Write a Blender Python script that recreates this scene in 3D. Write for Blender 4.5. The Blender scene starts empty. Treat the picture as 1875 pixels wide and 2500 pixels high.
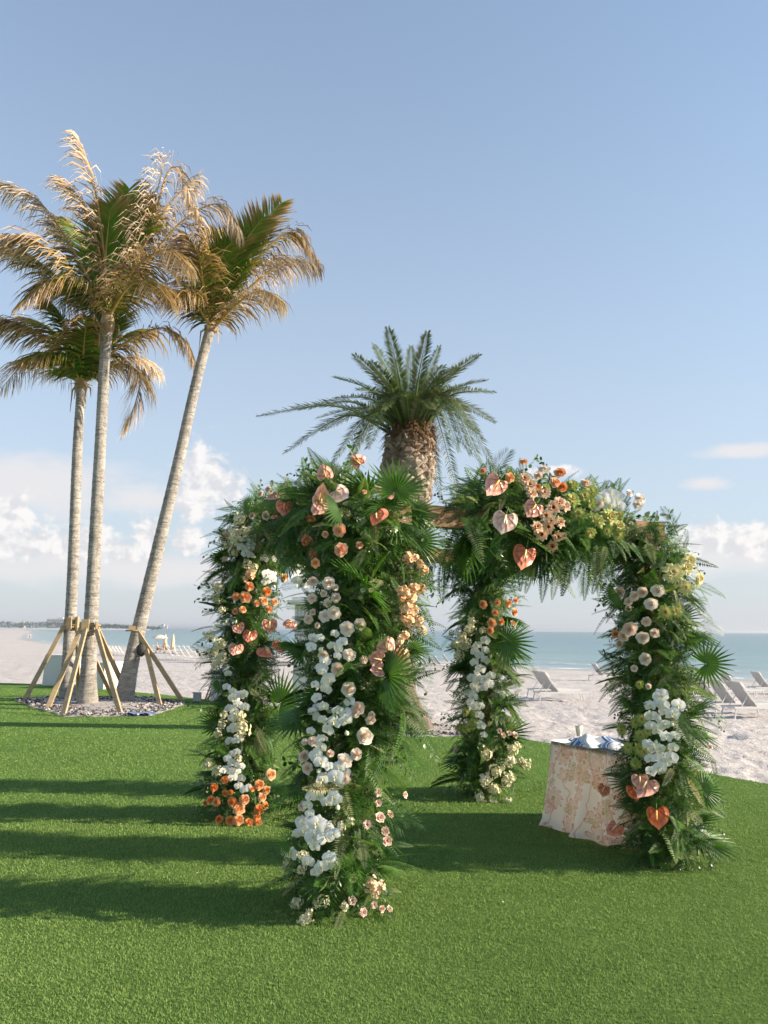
import bpy, math, random
import numpy as np
from mathutils import Vector, Matrix, Quaternion
random.seed(7); RNG = np.random.default_rng(7)
R_ = math.radians
sc = bpy.context.scene
COL = sc.collection

# ------------------------------------------------------------------ camera
FPX, CX, CY, EYE = 1930.0, 937.5, 1250.0, 1.62      # focal length in photo pixels, picture centre, eye height
PITCH = math.atan((1538.5 - CY) / FPX)
CAMR = Matrix.Rotation(math.pi / 2 + PITCH, 3, 'X') @ Matrix.Rotation(R_(0.36), 3, 'Z')
cam_d = bpy.data.cameras.new('camera'); cam = bpy.data.objects.new('camera', cam_d); COL.objects.link(cam)
cam.matrix_world = Matrix.Translation((0, 0, EYE)) @ CAMR.to_4x4()
cam_d.sensor_fit = 'HORIZONTAL'; cam_d.sensor_width = 36; cam_d.lens = 36 * FPX / 1875
cam_d.clip_start = 0.05; cam_d.clip_end = 60000
cam_d.dof.use_dof = True; cam_d.dof.focus_distance = 5.6; cam_d.dof.aperture_fstop = 8
sc.camera = cam

# ------------------------------------------------------------------ light
SUN_EL, SUN_AZ = 21.0, 94.0                         # azimuth clockwise from +Y
SUN = Vector((math.cos(R_(SUN_EL)) * math.sin(R_(SUN_AZ)), math.cos(R_(SUN_EL)) * math.cos(R_(SUN_AZ)), math.sin(R_(SUN_EL))))
sd = bpy.data.lights.new('sun', 'SUN'); sd.energy = 5.0; sd.angle = R_(0.55); sd.color = (1.0, 0.85, 0.66)
so = bpy.data.objects.new('sun', sd); COL.objects.link(so)
so.rotation_euler = (-SUN).to_track_quat('-Z', 'Y').to_euler(); so.location = (30, -3, 20)
vs = sc.view_settings; vs.view_transform = 'Standard'; vs.look = 'None'; vs.exposure = 1.05; vs.gamma = 1.0
vs.use_curve_mapping = False

# ------------------------------------------------------------------ node helpers
class NT:
    def __init__(s, tree): s.t = tree; s.n = tree.nodes; s.l = tree.links
    def add(s, typ, **kw):
        n = s.n.new(typ)
        for k, v in kw.items(): setattr(n, k, v)
        return n
    def link(s, a, b): s.l.new(a, b)
    def inp(s, sock, v):
        if v is None: return
        if hasattr(v, 'is_linked'): s.l.new(v, sock)
        else: sock.default_value = v
    def math(s, op, a, b=None, c=None, clamp=False):
        n = s.add('ShaderNodeMath', operation=op, use_clamp=clamp)
        for i, v in enumerate((a, b, c)):
            if v is not None: s.inp(n.inputs[i], v)
        return n.outputs[0]
    def vmath(s, op, a, b=None):
        n = s.add('ShaderNodeVectorMath', operation=op); s.inp(n.inputs[0], a)
        if b is not None: s.inp(n.inputs[1], b)
        return n.outputs[0]
    def mix(s, f, a, b, mode='MIX'):
        n = s.add('ShaderNodeMix', data_type='RGBA', blend_type=mode)
        s.inp(n.inputs[0], f); s.inp(n.inputs[6], a); s.inp(n.inputs[7], b); return n.outputs[2]
    def noise(s, vec=None, scale=5, detail=4, rough=.55, dist=0, dim='3D'):
        n = s.add('ShaderNodeTexNoise', noise_dimensions=dim)
        if vec is not None: s.link(vec, n.inputs['Vector'])
        n.inputs['Scale'].default_value = scale; n.inputs['Detail'].default_value = detail
        n.inputs['Roughness'].default_value = rough; n.inputs['Distortion'].default_value = dist
        return n.outputs[0]
    def ramp(s, f, stops, interp='LINEAR'):
        n = s.add('ShaderNodeValToRGB'); n.color_ramp.interpolation = interp
        e = n.color_ramp.elements
        while len(e) < len(stops): e.new(0.5)
        for i, (p, c) in enumerate(stops):
            e[i].position = p; e[i].color = (*c, 1) if len(c) == 3 else c
        s.inp(n.inputs[0], f); return n.outputs[0]
    def maprange(s, v, a, b, c=0, d=1, smooth=False):
        n = s.add('ShaderNodeMapRange', interpolation_type='SMOOTHSTEP' if smooth else 'LINEAR')
        s.inp(n.inputs[0], v)
        for i, x in enumerate((a, b, c, d)): n.inputs[i + 1].default_value = x
        return n.outputs[0]
    def bump(s, h, strength=.5, dist=.01, normal=None):
        n = s.add('ShaderNodeBump'); n.inputs['Strength'].default_value = strength
        n.inputs['Distance'].default_value = dist; s.link(h, n.inputs['Height'])
        if normal is not None: s.link(normal, n.inputs['Normal'])
        return n.outputs[0]
    def coord(s, which='Object'): return s.add('ShaderNodeTexCoord').outputs[which]
    def scalev(s, v, sc_):
        n = s.add('ShaderNodeMapping'); n.inputs['Scale'].default_value = sc_; s.link(v, n.inputs['Vector']); return n.outputs[0]
    def attr(s, name, out='Fac'): return s.add('ShaderNodeAttribute', attribute_name=name).outputs[out]

MATS = {}
def material(name):
    m = bpy.data.materials.new(name); m.use_nodes = True; m.node_tree.nodes.clear()
    nt = NT(m.node_tree); MATS[name] = m; return m, nt
def principled(nt, color, rough=.6, spec=.4, normal=None, **kw):
    b = nt.add('ShaderNodeBsdfPrincipled')
    nt.inp(b.inputs['Base Color'], color if hasattr(color, 'is_linked') else (*color, 1))
    nt.inp(b.inputs['Roughness'], rough); b.inputs['Specular IOR Level'].default_value = spec
    if normal is not None: nt.link(normal, b.inputs['Normal'])
    for k, v in kw.items(): nt.inp(b.inputs[k], v)
    return b
def out(nt, sh):
    o = nt.add('ShaderNodeOutputMaterial'); nt.link(sh.outputs[0] if hasattr(sh, 'outputs') else sh, o.inputs[0])
def c4(*c): return (*c, 1)

# ------------------------------------------------------------------ sky
def px_azel(x, y):
    d = CAMR @ Vector(((x - CX) / FPX, -(y - CY) / FPX, -1)); d.normalize()
    return math.degrees(math.atan2(d.x, d.y)), math.degrees(math.asin(d.z))
def build_world():
    w = bpy.data.worlds.new('World'); sc.world = w; w.use_nodes = True; w.node_tree.nodes.clear()
    nt = NT(w.node_tree)
    sky = nt.add('ShaderNodeTexSky', sky_type='NISHITA'); sky.sun_disc = False
    sky.sun_elevation = R_(SUN_EL); sky.sun_rotation = R_(SUN_AZ); sky.altitude = 0
    sky.air_density = 1.0; sky.dust_density = 0.9; sky.ozone_density = 1.6
    dirv = nt.coord('Generated')
    sep = nt.add('ShaderNodeSeparateXYZ'); nt.link(dirv, sep.inputs[0])
    az = nt.math('MULTIPLY', nt.math('ARCTAN2', sep.outputs[0], sep.outputs[1]), 180 / math.pi)
    el = nt.math('MULTIPLY', nt.math('ARCSINE', sep.outputs[2]), 180 / math.pi)
    # the cloud field goes on all round the horizon: the same groups every 60 degrees, with other noise
    azw = nt.math('WRAP', az, 32.0, -28.0)
    comb = nt.add('ShaderNodeCombineXYZ'); nt.link(az, comb.inputs[0]); nt.link(el, comb.inputs[1])
    n1 = nt.noise(nt.scalev(comb.outputs[0], (1, 1.15, 1)), .62, 9, .58, .25)
    n2 = nt.noise(nt.scalev(comb.outputs[0], (.55, 1.3, 1)), .35, 6, .6)
    off = nt.vmath('ADD', comb.outputs[0], (0.55, 0.45, 0))
    n1b = nt.noise(nt.scalev(off, (1, 1.15, 1)), .62, 9, .58, .25)
    def blob(x, y, rx, ry):
        a, e = px_azel(x, y)
        dx = nt.math('DIVIDE', nt.math('SUBTRACT', azw, a), rx / 33.0)
        dy = nt.math('DIVIDE', nt.math('SUBTRACT', el, e), ry / 33.0)
        r = nt.math('SQRT', nt.math('ADD', nt.math('MULTIPLY', dx, dx), nt.math('MULTIPLY', dy, dy)))
        return nt.math('SUBTRACT', 1.0, r)
    def union(bl):
        m = bl[0]
        for b in bl[1:]: m = nt.math('MAXIMUM', m, b)
        return m
    cum = union([blob(*b) for b in ((492, 1145, 78, 88), (525, 1190, 78, 70), (475, 1215, 78, 72), (20, 1272, 112, 74), (70, 1325, 160, 50), (200, 1320, 120, 54),
                                    (362, 1305, 52, 56), (455, 1322, 74, 44), (285, 1342, 56, 48), (1725, 1302, 76, 40), (1800, 1320, 80, 48), (1875, 1312, 90, 56),
                                    (1690, 1335, 80, 36), (1345, 1152, 84, 20), (1605, 1340, 80, 28))])
    flat = union([blob(*b) for b in ((60, 1180, 360, 92), (330, 1215, 150, 54), (1815, 1102, 110, 22), (1725, 1180, 75, 22), (1700, 1365, 340, 50), (250, 1390, 480, 56))])
    mc = nt.math('ADD', cum, nt.math('MULTIPLY', nt.math('SUBTRACT', n1, .5), 2.3))
    mc = nt.maprange(mc, .06, .62, 0, 1, True)
    mf = nt.math('ADD', flat, nt.math('MULTIPLY', nt.math('SUBTRACT', n2, .5), 1.5))
    mf = nt.math('MULTIPLY', nt.maprange(mf, .0, .8, 0, 1, True), .88)
    shade = nt.maprange(nt.math('SUBTRACT', n1, n1b), -.12, .13, 0, 1, True)
    # water haze low over the sea, same on every side
    hz = nt.math('ADD', .29, nt.math('MULTIPLY', nt.math('POWER', nt.maprange(el, 0, 44, 1, 0), 1.5), .64))
    S = 1 / .135
    skyc = nt.mix(1.0, sky.outputs[0], c4(.56, .82, .91), 'MULTIPLY')
    col = nt.mix(hz, skyc, c4(.330 * S, .338 * S, .364 * S))
    col = nt.mix(mf, col, c4(.415 * S, .405 * S, .412 * S))
    cc = nt.mix(shade, c4(.372 * S, .370 * S, .385 * S), c4(.495 * S, .478 * S, .468 * S))
    col = nt.mix(nt.math('MULTIPLY', mc, .90), col, cc)
    bg = nt.add('ShaderNodeBackground'); nt.link(col, bg.inputs[0]); bg.inputs[1].default_value = .135
    o = nt.add('ShaderNodeOutputWorld'); nt.link(bg.outputs[0], o.inputs[0])
build_world()

# ------------------------------------------------------------------ places: photo pixel -> point of the real place
def ray(x, y): return CAMR @ Vector(((x - CX) / FPX, -(y - CY) / FPX, -1))
def G(x, y, z=0.0):
    d = ray(x, y); return Vector((0, 0, EYE)) + d * ((z - EYE) / d.z)
def P(x, y, Y):
    d = ray(x, y); return Vector((0, 0, EYE)) + d * (Y / d.y)

# ------------------------------------------------------------------ object helpers
def tag(o, label=None, category=None, group=None, kind=None):
    if label: o['label'] = label
    if category: o['category'] = category
    if group: o['group'] = group
    if kind: o['kind'] = kind
    return o
def empty(name, loc=(0, 0, 0), rz=0, **kw):
    o = bpy.data.objects.new(name, None); o.empty_display_size = .2; COL.objects.link(o)
    o.location = loc; o.rotation_euler = (0, 0, rz); o.matrix_world = Matrix.Translation(loc) @ Matrix.Rotation(rz, 4, 'Z')
    return tag(o, **kw)
def link(name, mesh, parent=None, M=None, world=True):
    """link mesh as one object; M is a world matrix (world=True) or local to the parent"""
    o = bpy.data.objects.new(name, mesh); COL.objects.link(o)
    M = Matrix.Identity(4) if M is None else M
    if parent is not None:
        o.parent = parent
        o['_w'] = 0; del o['_w']
        o.matrix_local = (WORLD[parent.name].inverted() @ M) if world else M
        WORLD[o.name] = M.copy() if world else WORLD[parent.name] @ M
    else:
        o.matrix_world = M; WORLD[o.name] = M.copy()
    return o
WORLD = {}
def root(name, loc=(0, 0, 0), rz=0, **kw):
    o = empty(name, loc, rz, **kw); WORLD[o.name] = Matrix.Translation(loc) @ Matrix.Rotation(rz, 4, 'Z'); return o
def copy_tree(o, loc, rz, **kw):
    c = o.copy(); COL.objects.link(c); c.location = loc; c.rotation_euler = (0, 0, rz); tag(c, **kw)
    for ch in o.children:
        k = ch.copy(); COL.objects.link(k); k.parent = c
        for g in ch.children:
            q = g.copy(); COL.objects.link(q); q.parent = k
    return c

class MB:
    """collects vertices and faces of ONE mesh"""
    def __init__(s): s.v = []; s.f = []; s.mi = []; s.uv = None
    def add(s, vs_, fs, mat=0):
        b = len(s.v); s.v += [tuple(v) for v in vs_]; s.f += [tuple(b + i for i in f) for f in fs]; s.mi += [mat] * len(fs)
    def box(s, c, size, M=None, mat=0, taper=1.0):
        x, y, z = (d / 2 for d in size); t = taper
        vs_ = [Vector((sx * x * (t if sz > 0 else 1), sy * y * (t if sz > 0 else 1), sz * z)) for sz in (-1, 1) for sx, sy in ((-1, -1), (1, -1), (1, 1), (-1, 1))]
        if M is not None: vs_ = [M @ v for v in vs_]
        c = Vector(c); s.add([v + c for v in vs_], [(3, 2, 1, 0), (4, 5, 6, 7), (0, 1, 5, 4), (1, 2, 6, 5), (2, 3, 7, 6), (3, 0, 4, 7)], mat)
    def bar(s, a, b, w, h=None, up=(0, 0, 1), mat=0):
        a, b = Vector(a), Vector(b); h = h or w; d = (b - a).normalized(); u = Vector(up)
        if abs(d.dot(u)) > .97: u = Vector((1, 0, 0))
        x = d.cross(u).normalized() * w / 2; z = x.cross(d).normalized() * h / 2
        vs_ = [p + i * x + j * z for p in (a, b) for i, j in ((-1, -1), (1, -1), (1, 1), (-1, 1))]
        s.add(vs_, [(0, 1, 2, 3), (7, 6, 5, 4), (0, 4, 5, 1), (1, 5, 6, 2), (2, 6, 7, 3), (3, 7, 4, 0)], mat)
    def tube(s, pts, rads, n=8, cap=True, mat=0):
        pts = [Vector(p) for p in pts]; k = len(pts); rings = []; u = None
        if not hasattr(rads, '__len__'): rads = [rads] * k
        for i, p in enumerate(pts):
            d = (pts[min(i + 1, k - 1)] - pts[max(i - 1, 0)]).normalized()
            if u is None: u = d.orthogonal().normalized()
            u = (u - d * u.dot(d)).normalized(); v = d.cross(u)
            rings.append([p + (u * math.cos(2 * math.pi * j / n) + v * math.sin(2 * math.pi * j / n)) * rads[i] for j in range(n)])
        fs = [(i * n + j, i * n + (j + 1) % n, (i + 1) * n + (j + 1) % n, (i + 1) * n + j) for i in range(k - 1) for j in range(n)]
        if cap: fs += [tuple(range(n))[::-1], tuple((k - 1) * n + j for j in range(n))]
        s.add([q for r in rings for q in r], fs, mat)
    def lathe(s, prof, n=24, c=(0, 0, 0), mat=0):
        c = Vector(c); vs_ = [c + Vector((r * math.cos(2 * math.pi * j / n), r * math.sin(2 * math.pi * j / n), z)) for r, z in prof for j in range(n)]
        s.add(vs_, [(i * n + j, i * n + (j + 1) % n, (i + 1) * n + (j + 1) % n, (i + 1) * n + j) for i in range(len(prof) - 1) for j in range(n)], mat)
    def grid(s, pts, nu, nv, mat=0, wrap=False):
        """pts is nv rows of nu points"""
        m = nu if wrap else nu - 1
        s.add(pts, [(j * nu + i, j * nu + (i + 1) % nu, (j + 1) * nu + (i + 1) % nu, (j + 1) * nu + i) for j in range(nv - 1) for i in range(m)], mat)
    def mesh(s, name, mats, smooth=True, attrs=None):
        me = bpy.data.meshes.new(name); me.from_pydata(s.v, [], s.f)
        for m in (mats if isinstance(mats, (list, tuple)) else [mats]): me.materials.append(MATS[m])
        if any(s.mi): me.polygons.foreach_set('material_index', s.mi)
        me.polygons.foreach_set('use_smooth', [smooth] * len(me.polygons))
        for k, val in (attrs or {}).items():
            a = me.attributes.new(k, 'FLOAT', 'POINT'); a.data.foreach_set('value', val)
        me.update(); return me
def np_mesh(name, V, Fq, mats, smooth=True, attrs=None):
    """V (n,3), Fq (m,3 or 4) arrays"""
    me = bpy.data.meshes.new(name); V = np.asarray(V, np.float32); Fq = np.asarray(Fq, np.int32); k = Fq.shape[1]
    me.vertices.add(len(V)); me.vertices.foreach_set('co', V.ravel())
    me.loops.add(Fq.size); me.loops.foreach_set('vertex_index', Fq.ravel())
    me.polygons.add(len(Fq)); me.polygons.foreach_set('loop_start', np.arange(0, Fq.size, k, dtype=np.int32))
    try: me.polygons.foreach_set('loop_total', np.full(len(Fq), k, np.int32))
    except Exception: pass
    me.polygons.foreach_set('use_smooth', np.full(len(Fq), smooth))
    for m in (mats if isinstance(mats, (list, tuple)) else [mats]): me.materials.append(MATS[m])
    for kk, val in (attrs or {}).items():
        a = me.attributes.new(kk, 'FLOAT', 'POINT'); a.data.foreach_set('value', np.asarray(val, np.float32))
    me.update(calc_edges=True); return me

# ------------------------------------------------------------------ numeric noise for terrain
def _hash(ix, iy, s):
    h = (ix * 374761393 + iy * 668265263 + s * 974711) & 0xFFFFFFFF
    h = ((h ^ (h >> 13)) * 1274126177) & 0xFFFFFFFF
    return ((h ^ (h >> 16)) & 0xFFFF) / 65535.0
def vnoise(x, y, s=0):
    ix = np.floor(x).astype(np.int64); iy = np.floor(y).astype(np.int64); fx = x - ix; fy = y - iy
    fx = fx * fx * (3 - 2 * fx); fy = fy * fy * (3 - 2 * fy)
    a = _hash(ix, iy, s); b = _hash(ix + 1, iy, s); c = _hash(ix, iy + 1, s); d = _hash(ix + 1, iy + 1, s)
    return a + (b - a) * fx + (c - a) * fy + (a - b - c + d) * fx * fy
# ------------------------------------------------------------------ materials
def simple(name, col, rough=.6, spec=.4, var=.12, scale=8, bump=0, bscale=40, bdist=.004, stretch=(1, 1, 1), **kw):
    m, nt = material(name); co = nt.scalev(nt.coord('Object'), stretch)
    n = nt.noise(co, scale, 5)
    c = nt.mix(nt.maprange(n, .25, .75), c4(*[x * (1 - var) for x in col]), c4(*[min(1, x * (1 + var)) for x in col]))
    nm = nt.bump(nt.noise(co, bscale, 4), bump, bdist) if bump else None
    out(nt, principled(nt, c, rough, spec, nm, **kw)); return m
def leaf_material(name, dark, light, under, rough=.5, spec=.30, trans=.30, bleach=None):
    """leaf: tint differs from leaf to leaf, paler underside, lets some light through"""
    m, nt = material(name)
    info = nt.add('ShaderNodeObjectInfo').outputs['Random']
    rnd = nt.math('FRACT', nt.math('ADD', info, nt.attr('rnd')))
    c = nt.ramp(rnd, [(0, dark), (.42, [(a + b) / 2 for a, b in zip(dark, light)]), (.78, light), (1, [light[0] * 1.7, light[1] * 1.35, light[2] * 1.3])])
    n = nt.noise(nt.coord('Object'), 9, 3)
    c = nt.mix(nt.maprange(n, .3, .7, 0, .5), c, c4(*[x * .6 for x in dark]))
    if bleach: c = nt.mix(nt.maprange(rnd, .93, .95), c, c4(*bleach))
    back = nt.add('ShaderNodeNewGeometry').outputs['Backfacing']
    c = nt.mix(back, c, nt.mix(.55, c, c4(*under)))
    b = principled(nt, c, rough, spec)
    t = nt.add('ShaderNodeBsdfTranslucent'); nt.link(nt.mix(1.0, c, c4(1.5, 1.6, .75), 'MULTIPLY'), t.inputs[0])
    mx = nt.add('ShaderNodeMixShader'); mx.inputs[0].default_value = trans
    nt.link(b.outputs[0], mx.inputs[1]); nt.link(t.outputs[0], mx.inputs[2]); out(nt, mx)
def petal_material(name, stops, rough=.5, trans=.25, vein=0):
    """colour runs from the heart of the bloom (t = 0) to the petal rims (t = 1)"""
    m, nt = material(name); t = nt.attr('t')
    info = nt.add('ShaderNodeObjectInfo').outputs['Random']
    tt = nt.math('ADD', t, nt.math('MULTIPLY', nt.math('SUBTRACT', info, .5), .30), clamp=True)
    c = nt.ramp(tt, stops)
    n = nt.noise(nt.coord('Object'), 14, 3); c = nt.mix(nt.maprange(n, .35, .75, 0, .18), c, c4(*[x * .7 for x in stops[0][1]]))
    nm = None
    if vein:
        w = nt.attr('vein'); c = nt.mix(nt.math('MULTIPLY', w, .55), c, c4(*[x * .55 for x in stops[0][1]])); nm = nt.bump(w, vein, .01)
    b = principled(nt, c, rough, .35, nm)
    tr = nt.add('ShaderNodeBsdfTranslucent'); nt.link(c, tr.inputs[0])
    mx = nt.add('ShaderNodeMixShader'); mx.inputs[0].default_value = trans
    nt.link(b.outputs[0], mx.inputs[1]); nt.link(tr.outputs[0], mx.inputs[2]); out(nt, mx)

leaf_material('fern_green', (.018, .066, .010), (.085, .195, .028), (.20, .27, .11), bleach=(.30, .33, .16))
leaf_material('fern_pale', (.20, .24, .11), (.36, .38, .20), (.42, .43, .27), .55, .3, .25)
leaf_material('palm_green', (.018, .068, .010), (.070, .190, .022), (.10, .19, .05), .42, .38, .25)
leaf_material('vine_green', (.022, .068, .014), (.080, .18, .040), (.22, .27, .16), .35, .5, .2)
leaf_material('date_green', (.040, .080, .018), (.110, .160, .040), (.22, .24, .12), .42, .5, .15)
simple('stem_green', (.09, .16, .04), .5, .4, .2, 12)
simple('stem_brown', (.10, .075, .04), .7, .3, .2, 12)
petal_material('rose_peach', [(0, (.80, .24, .06)), (.4, (.84, .36, .13)), (.75, (.87, .50, .25)), (1, (.88, .60, .36))])
petal_material('rose_orange', [(0, (.78, .17, .03)), (.5, (.84, .29, .07)), (1, (.87, .45, .17))])
petal_material('rose_coral', [(0, (.78, .26, .11)), (.5, (.84, .40, .23)), (1, (.87, .58, .41))])
petal_material('rose_blush', [(0, (.80, .50, .34)), (.4, (.86, .68, .54)), (1, (.90, .80, .70))], .5, .3)
petal_material('rose_cream', [(0, (.84, .58, .40)), (.3, (.89, .77, .63)), (1, (.92, .88, .80))], .5, .3)
petal_material('orchid_white', [(0, (.78, .80, .50)), (.18, (.86, .86, .80)), (1, (.88, .88, .88))], .42, .30)
petal_material('orchid_lip', [(0, (.55, .36, .02)), (.5, (.80, .72, .35)), (1, (.86, .85, .75))])
petal_material('stock_cream', [(0, (.50, .50, .18)), (.5, (.74, .70, .46)), (1, (.84, .80, .62))])
petal_material('stock_blush', [(0, (.48, .40, .14)), (.5, (.78, .58, .40)), (1, (.86, .72, .58))])
petal_material('stock_peach', [(0, (.42, .40, .10)), (.4, (.82, .50, .28)), (1, (.90, .68, .46))])
petal_material('lisianthus_peach', [(0, (.10, .04, .02)), (.16, (.45, .14, .06)), (.35, (.82, .48, .26)), (1, (.88, .72, .54))])
petal_material('lisianthus_pink', [(0, (.45, .42, .14)), (.35, (.80, .48, .40)), (1, (.86, .68, .60))])
petal_material('bloom_green', [(0, (.55, .42, .12)), (.35, (.62, .58, .22)), (.75, (.40, .48, .12)), (1, (.20, .32, .06))])
petal_material('bloom_yellow', [(0, (.62, .48, .14)), (.4, (.78, .70, .36)), (1, (.62, .64, .24))])
for nm_, a_, b_ in (('anthurium_pink', (.74, .28, .20), (.86, .46, .36)), ('anthurium_pale', (.78, .44, .36), (.88, .64, .54)),
                    ('anthurium_coral', (.70, .16, .09), (.84, .30, .19)), ('anthurium_orange', (.66, .10, .03), (.84, .22, .08))):
    petal_material(nm_, [(0, a_), (.5, [(x + y) / 2 for x, y in zip(a_, b_)]), (1, b_)], .24, .12, .9)
simple('spadix', (.78, .52, .12), .5, .4, .2, 60, .5, 120, .002)
simple('spadix_pale', (.80, .66, .30), .5, .4, .2, 60, .5, 120, .002)
simple('bud_cream', (.72, .74, .50), .5, .4, .15, 20)
simple('timber', (.24, .15, .08), .75, .25, .30, 3, .4, 30, .003, (1, 1, 9))
simple('pine_board', (.40, .30, .18), .75, .25, .22, 2.5, .4, 24, .003, (1, 1, 8))
simple('white_paint', (.62, .61, .60), .5, .4, .03, 3)
simple('white_metal', (.64, .63, .61), .4, .5, .03, 3)
simple('sling_white', (.52, .50, .48), .8, .2, .06, 20, .3, 300, .001)
simple('canvas_cream', (.74, .60, .44), .85, .2, .08, 5)
simple('grey_plastic', (.30, .31, .31), .5, .4, .1, 5)
simple('strap_tan', (.34, .25, .14), .85, .2, .2, 12, .4, 80, .002)
simple('dark_rubber', (.05, .05, .045), .7, .3, .1, 10)
simple('skin', (.45, .25, .17), .6, .3, .08, 6)
simple('swimwear', (.10, .08, .10), .7, .3, .1, 8)
simple('brown_cloth', (.30, .16, .09), .8, .2, .1, 8)
simple('blue_cloth', (.20, .29, .48), .8, .2, .2, 10)
simple('ceramic', (.72, .67, .56), .35, .5, .08, 15)
simple('hotel_wall', (.66, .62, .58), .7, .3, .05, .02)
simple('hotel_window', (.20, .25, .29), .2, .5, .1, .1)
simple('far_leaf', (.060, .085, .050), .8, .2, .4, .06)
simple('dry_boot', (.35, .27, .19), .8, .2, .30, 6, .6, 40, .01)
simple('fibre', (.14, .085, .045), .95, .1, .5, 14, .8, 60, .02)
# coconut palm: every leaflet carries 'dry' (0 fresh green .. 1 sun-bleached)
m, nt = material('coconut_leaf')
d = nt.attr('dry'); r = nt.attr('rnd')
c = nt.ramp(d, [(0, (.10, .235, .016)), (.22, (.20, .235, .03)), (.40, (.34, .235, .08)), (.60, (.46, .325, .185)), (.85, (.60, .465, .33)), (1, (.68, .57, .46))])
c = nt.mix(1.0, c, nt.ramp(r, [(0, (.25, .22, .20)), (.35, (.60, .58, .56)), (.75, (.95, .95, .95)), (1, (1.2, 1.15, 1.1))]), 'MULTIPLY')
b = principled(nt, c, .7, .12); t_ = nt.add('ShaderNodeBsdfTranslucent'); nt.link(nt.mix(1.0, c, c4(1.3, 1.3, .9), 'MULTIPLY'), t_.inputs[0])
mx = nt.add('ShaderNodeMixShader'); mx.inputs[0].default_value = .25; nt.link(b.outputs[0], mx.inputs[1]); nt.link(t_.outputs[0], mx.inputs[2]); out(nt, mx)
simple('coconut_rib', (.42, .27, .07), .5, .4, .2, 3)
# coconut trunk: pale grey ringed bark with lichen streaks
m, nt = material('coconut_bark')
co = nt.coord('Object')
ring = nt.noise(nt.scalev(co, (2.5, 2.5, 13)), 1.5, 6, .68, .5)
patch = nt.noise(nt.scalev(co, (1, 1, .45)), 3.4, 6, .7)
fine = nt.noise(nt.scalev(co, (9, 9, 16)), 3, 5, .7)
mixv = nt.math('ADD', nt.math('MULTIPLY', ring, .55), nt.math('MULTIPLY', fine, .45))
c = nt.ramp(mixv, [(.36, (.12, .108, .095)), (.47, (.29, .265, .24)), (.54, (.43, .395, .355)), (.66, (.56, .52, .475))])
c = nt.mix(nt.maprange(patch, .52, .66, 0, .65), c, c4(.15, .142, .125))
c = nt.mix(nt.maprange(patch, .30, .44, .5, 0), c, c4(.55, .51, .465))
c = nt.mix(nt.maprange(nt.attr('foot'), 0, 1, 0, .5), c, c4(.36, .325, .28))
nm = nt.bump(nt.math('ADD', ring, nt.math('MULTIPLY', fine, .8)), 1.0, .035)
out(nt, principled(nt, c, .9, .15, nm))
# date palm trunk
m, nt = material('date_bark')
co = nt.coord('Object'); n = nt.noise(co, 5, 6, .7); n2_ = nt.noise(nt.scalev(co, (1, 1, .3)), 22, 4)
c = nt.ramp(n, [(.3, (.070, .052, .044)), (.5, (.155, .122, .106)), (.72, (.26, .220, .195))])
out(nt, principled(nt, c, .9, .15, nt.bump(nt.math('ADD', n, n2_), .8, .03)))
m, nt = material('leaf_base')
co = nt.coord('Object'); n = nt.noise(co, 9, 5, .65)
info = nt.add('ShaderNodeObjectInfo').outputs['Random']
c = nt.ramp(nt.math('ADD', nt.math('MULTIPLY', n, .6), nt.math('MULTIPLY', info, .4)), [(.25, (.15, .11, .085)), (.5, (.27, .215, .17)), (.8, (.42, .36, .30))])
out(nt, principled(nt, c, .85, .2, nt.bump(n, .6, .02)))
# turf sheet and turf blades
m, nt = material('turf')
co = nt.coord('Object'); a = nt.noise(co, .9, 4); b_ = nt.noise(co, 55, 4, .7); cc = nt.noise(co, 9, 4, .6)
c = nt.mix(nt.maprange(a, .3, .7), c4(.116, .225, .048), c4(.176, .312, .072))
c = nt.mix(nt.maprange(b_, .35, .7), nt.mix(.55, c, c4(.030, .064, .014)), c)
c = nt.mix(nt.maprange(cc, .4, .7, 0, .35), c, c4(.22, .33, .09))
out(nt, principled(nt, c, .9, .05, nt.bump(nt.math('ADD', b_, nt.math('MULTIPLY', cc, .8)), 1.0, .04)))
m, nt = material('turf_blade')
r = nt.attr('rnd'); co = nt.coord('Object'); a = nt.noise(co, .9, 4); n4 = nt.noise(co, 5, 3)
c = nt.ramp(r, [(0, (.105, .225, .040)), (.5, (.200, .375, .078)), (.85, (.290, .465, .118)), (1, (.46, .54, .23))])
big = nt.noise(co, .32, 3); c = nt.mix(nt.maprange(big, .38, .66, 0, .42), c, c4(.110, .215, .040)); c = nt.mix(nt.maprange(a, .3, .7, 0, .35), c, c4(.29, .40, .115)); c = nt.mix(nt.maprange(n4, .45, .75, 0, .35), c, c4(.085, .195, .032))
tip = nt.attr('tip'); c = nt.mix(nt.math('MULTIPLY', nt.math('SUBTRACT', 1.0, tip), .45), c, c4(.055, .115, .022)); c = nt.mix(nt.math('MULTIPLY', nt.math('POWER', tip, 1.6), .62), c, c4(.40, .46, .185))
b = principled(nt, c, .75, .08); t_ = nt.add('ShaderNodeBsdfTranslucent'); nt.link(c, t_.inputs[0])
mx = nt.add('ShaderNodeMixShader'); mx.inputs[0].default_value = .25; nt.link(b.outputs[0], mx.inputs[1]); nt.link(t_.outputs[0], mx.inputs[2]); out(nt, mx)
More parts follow.
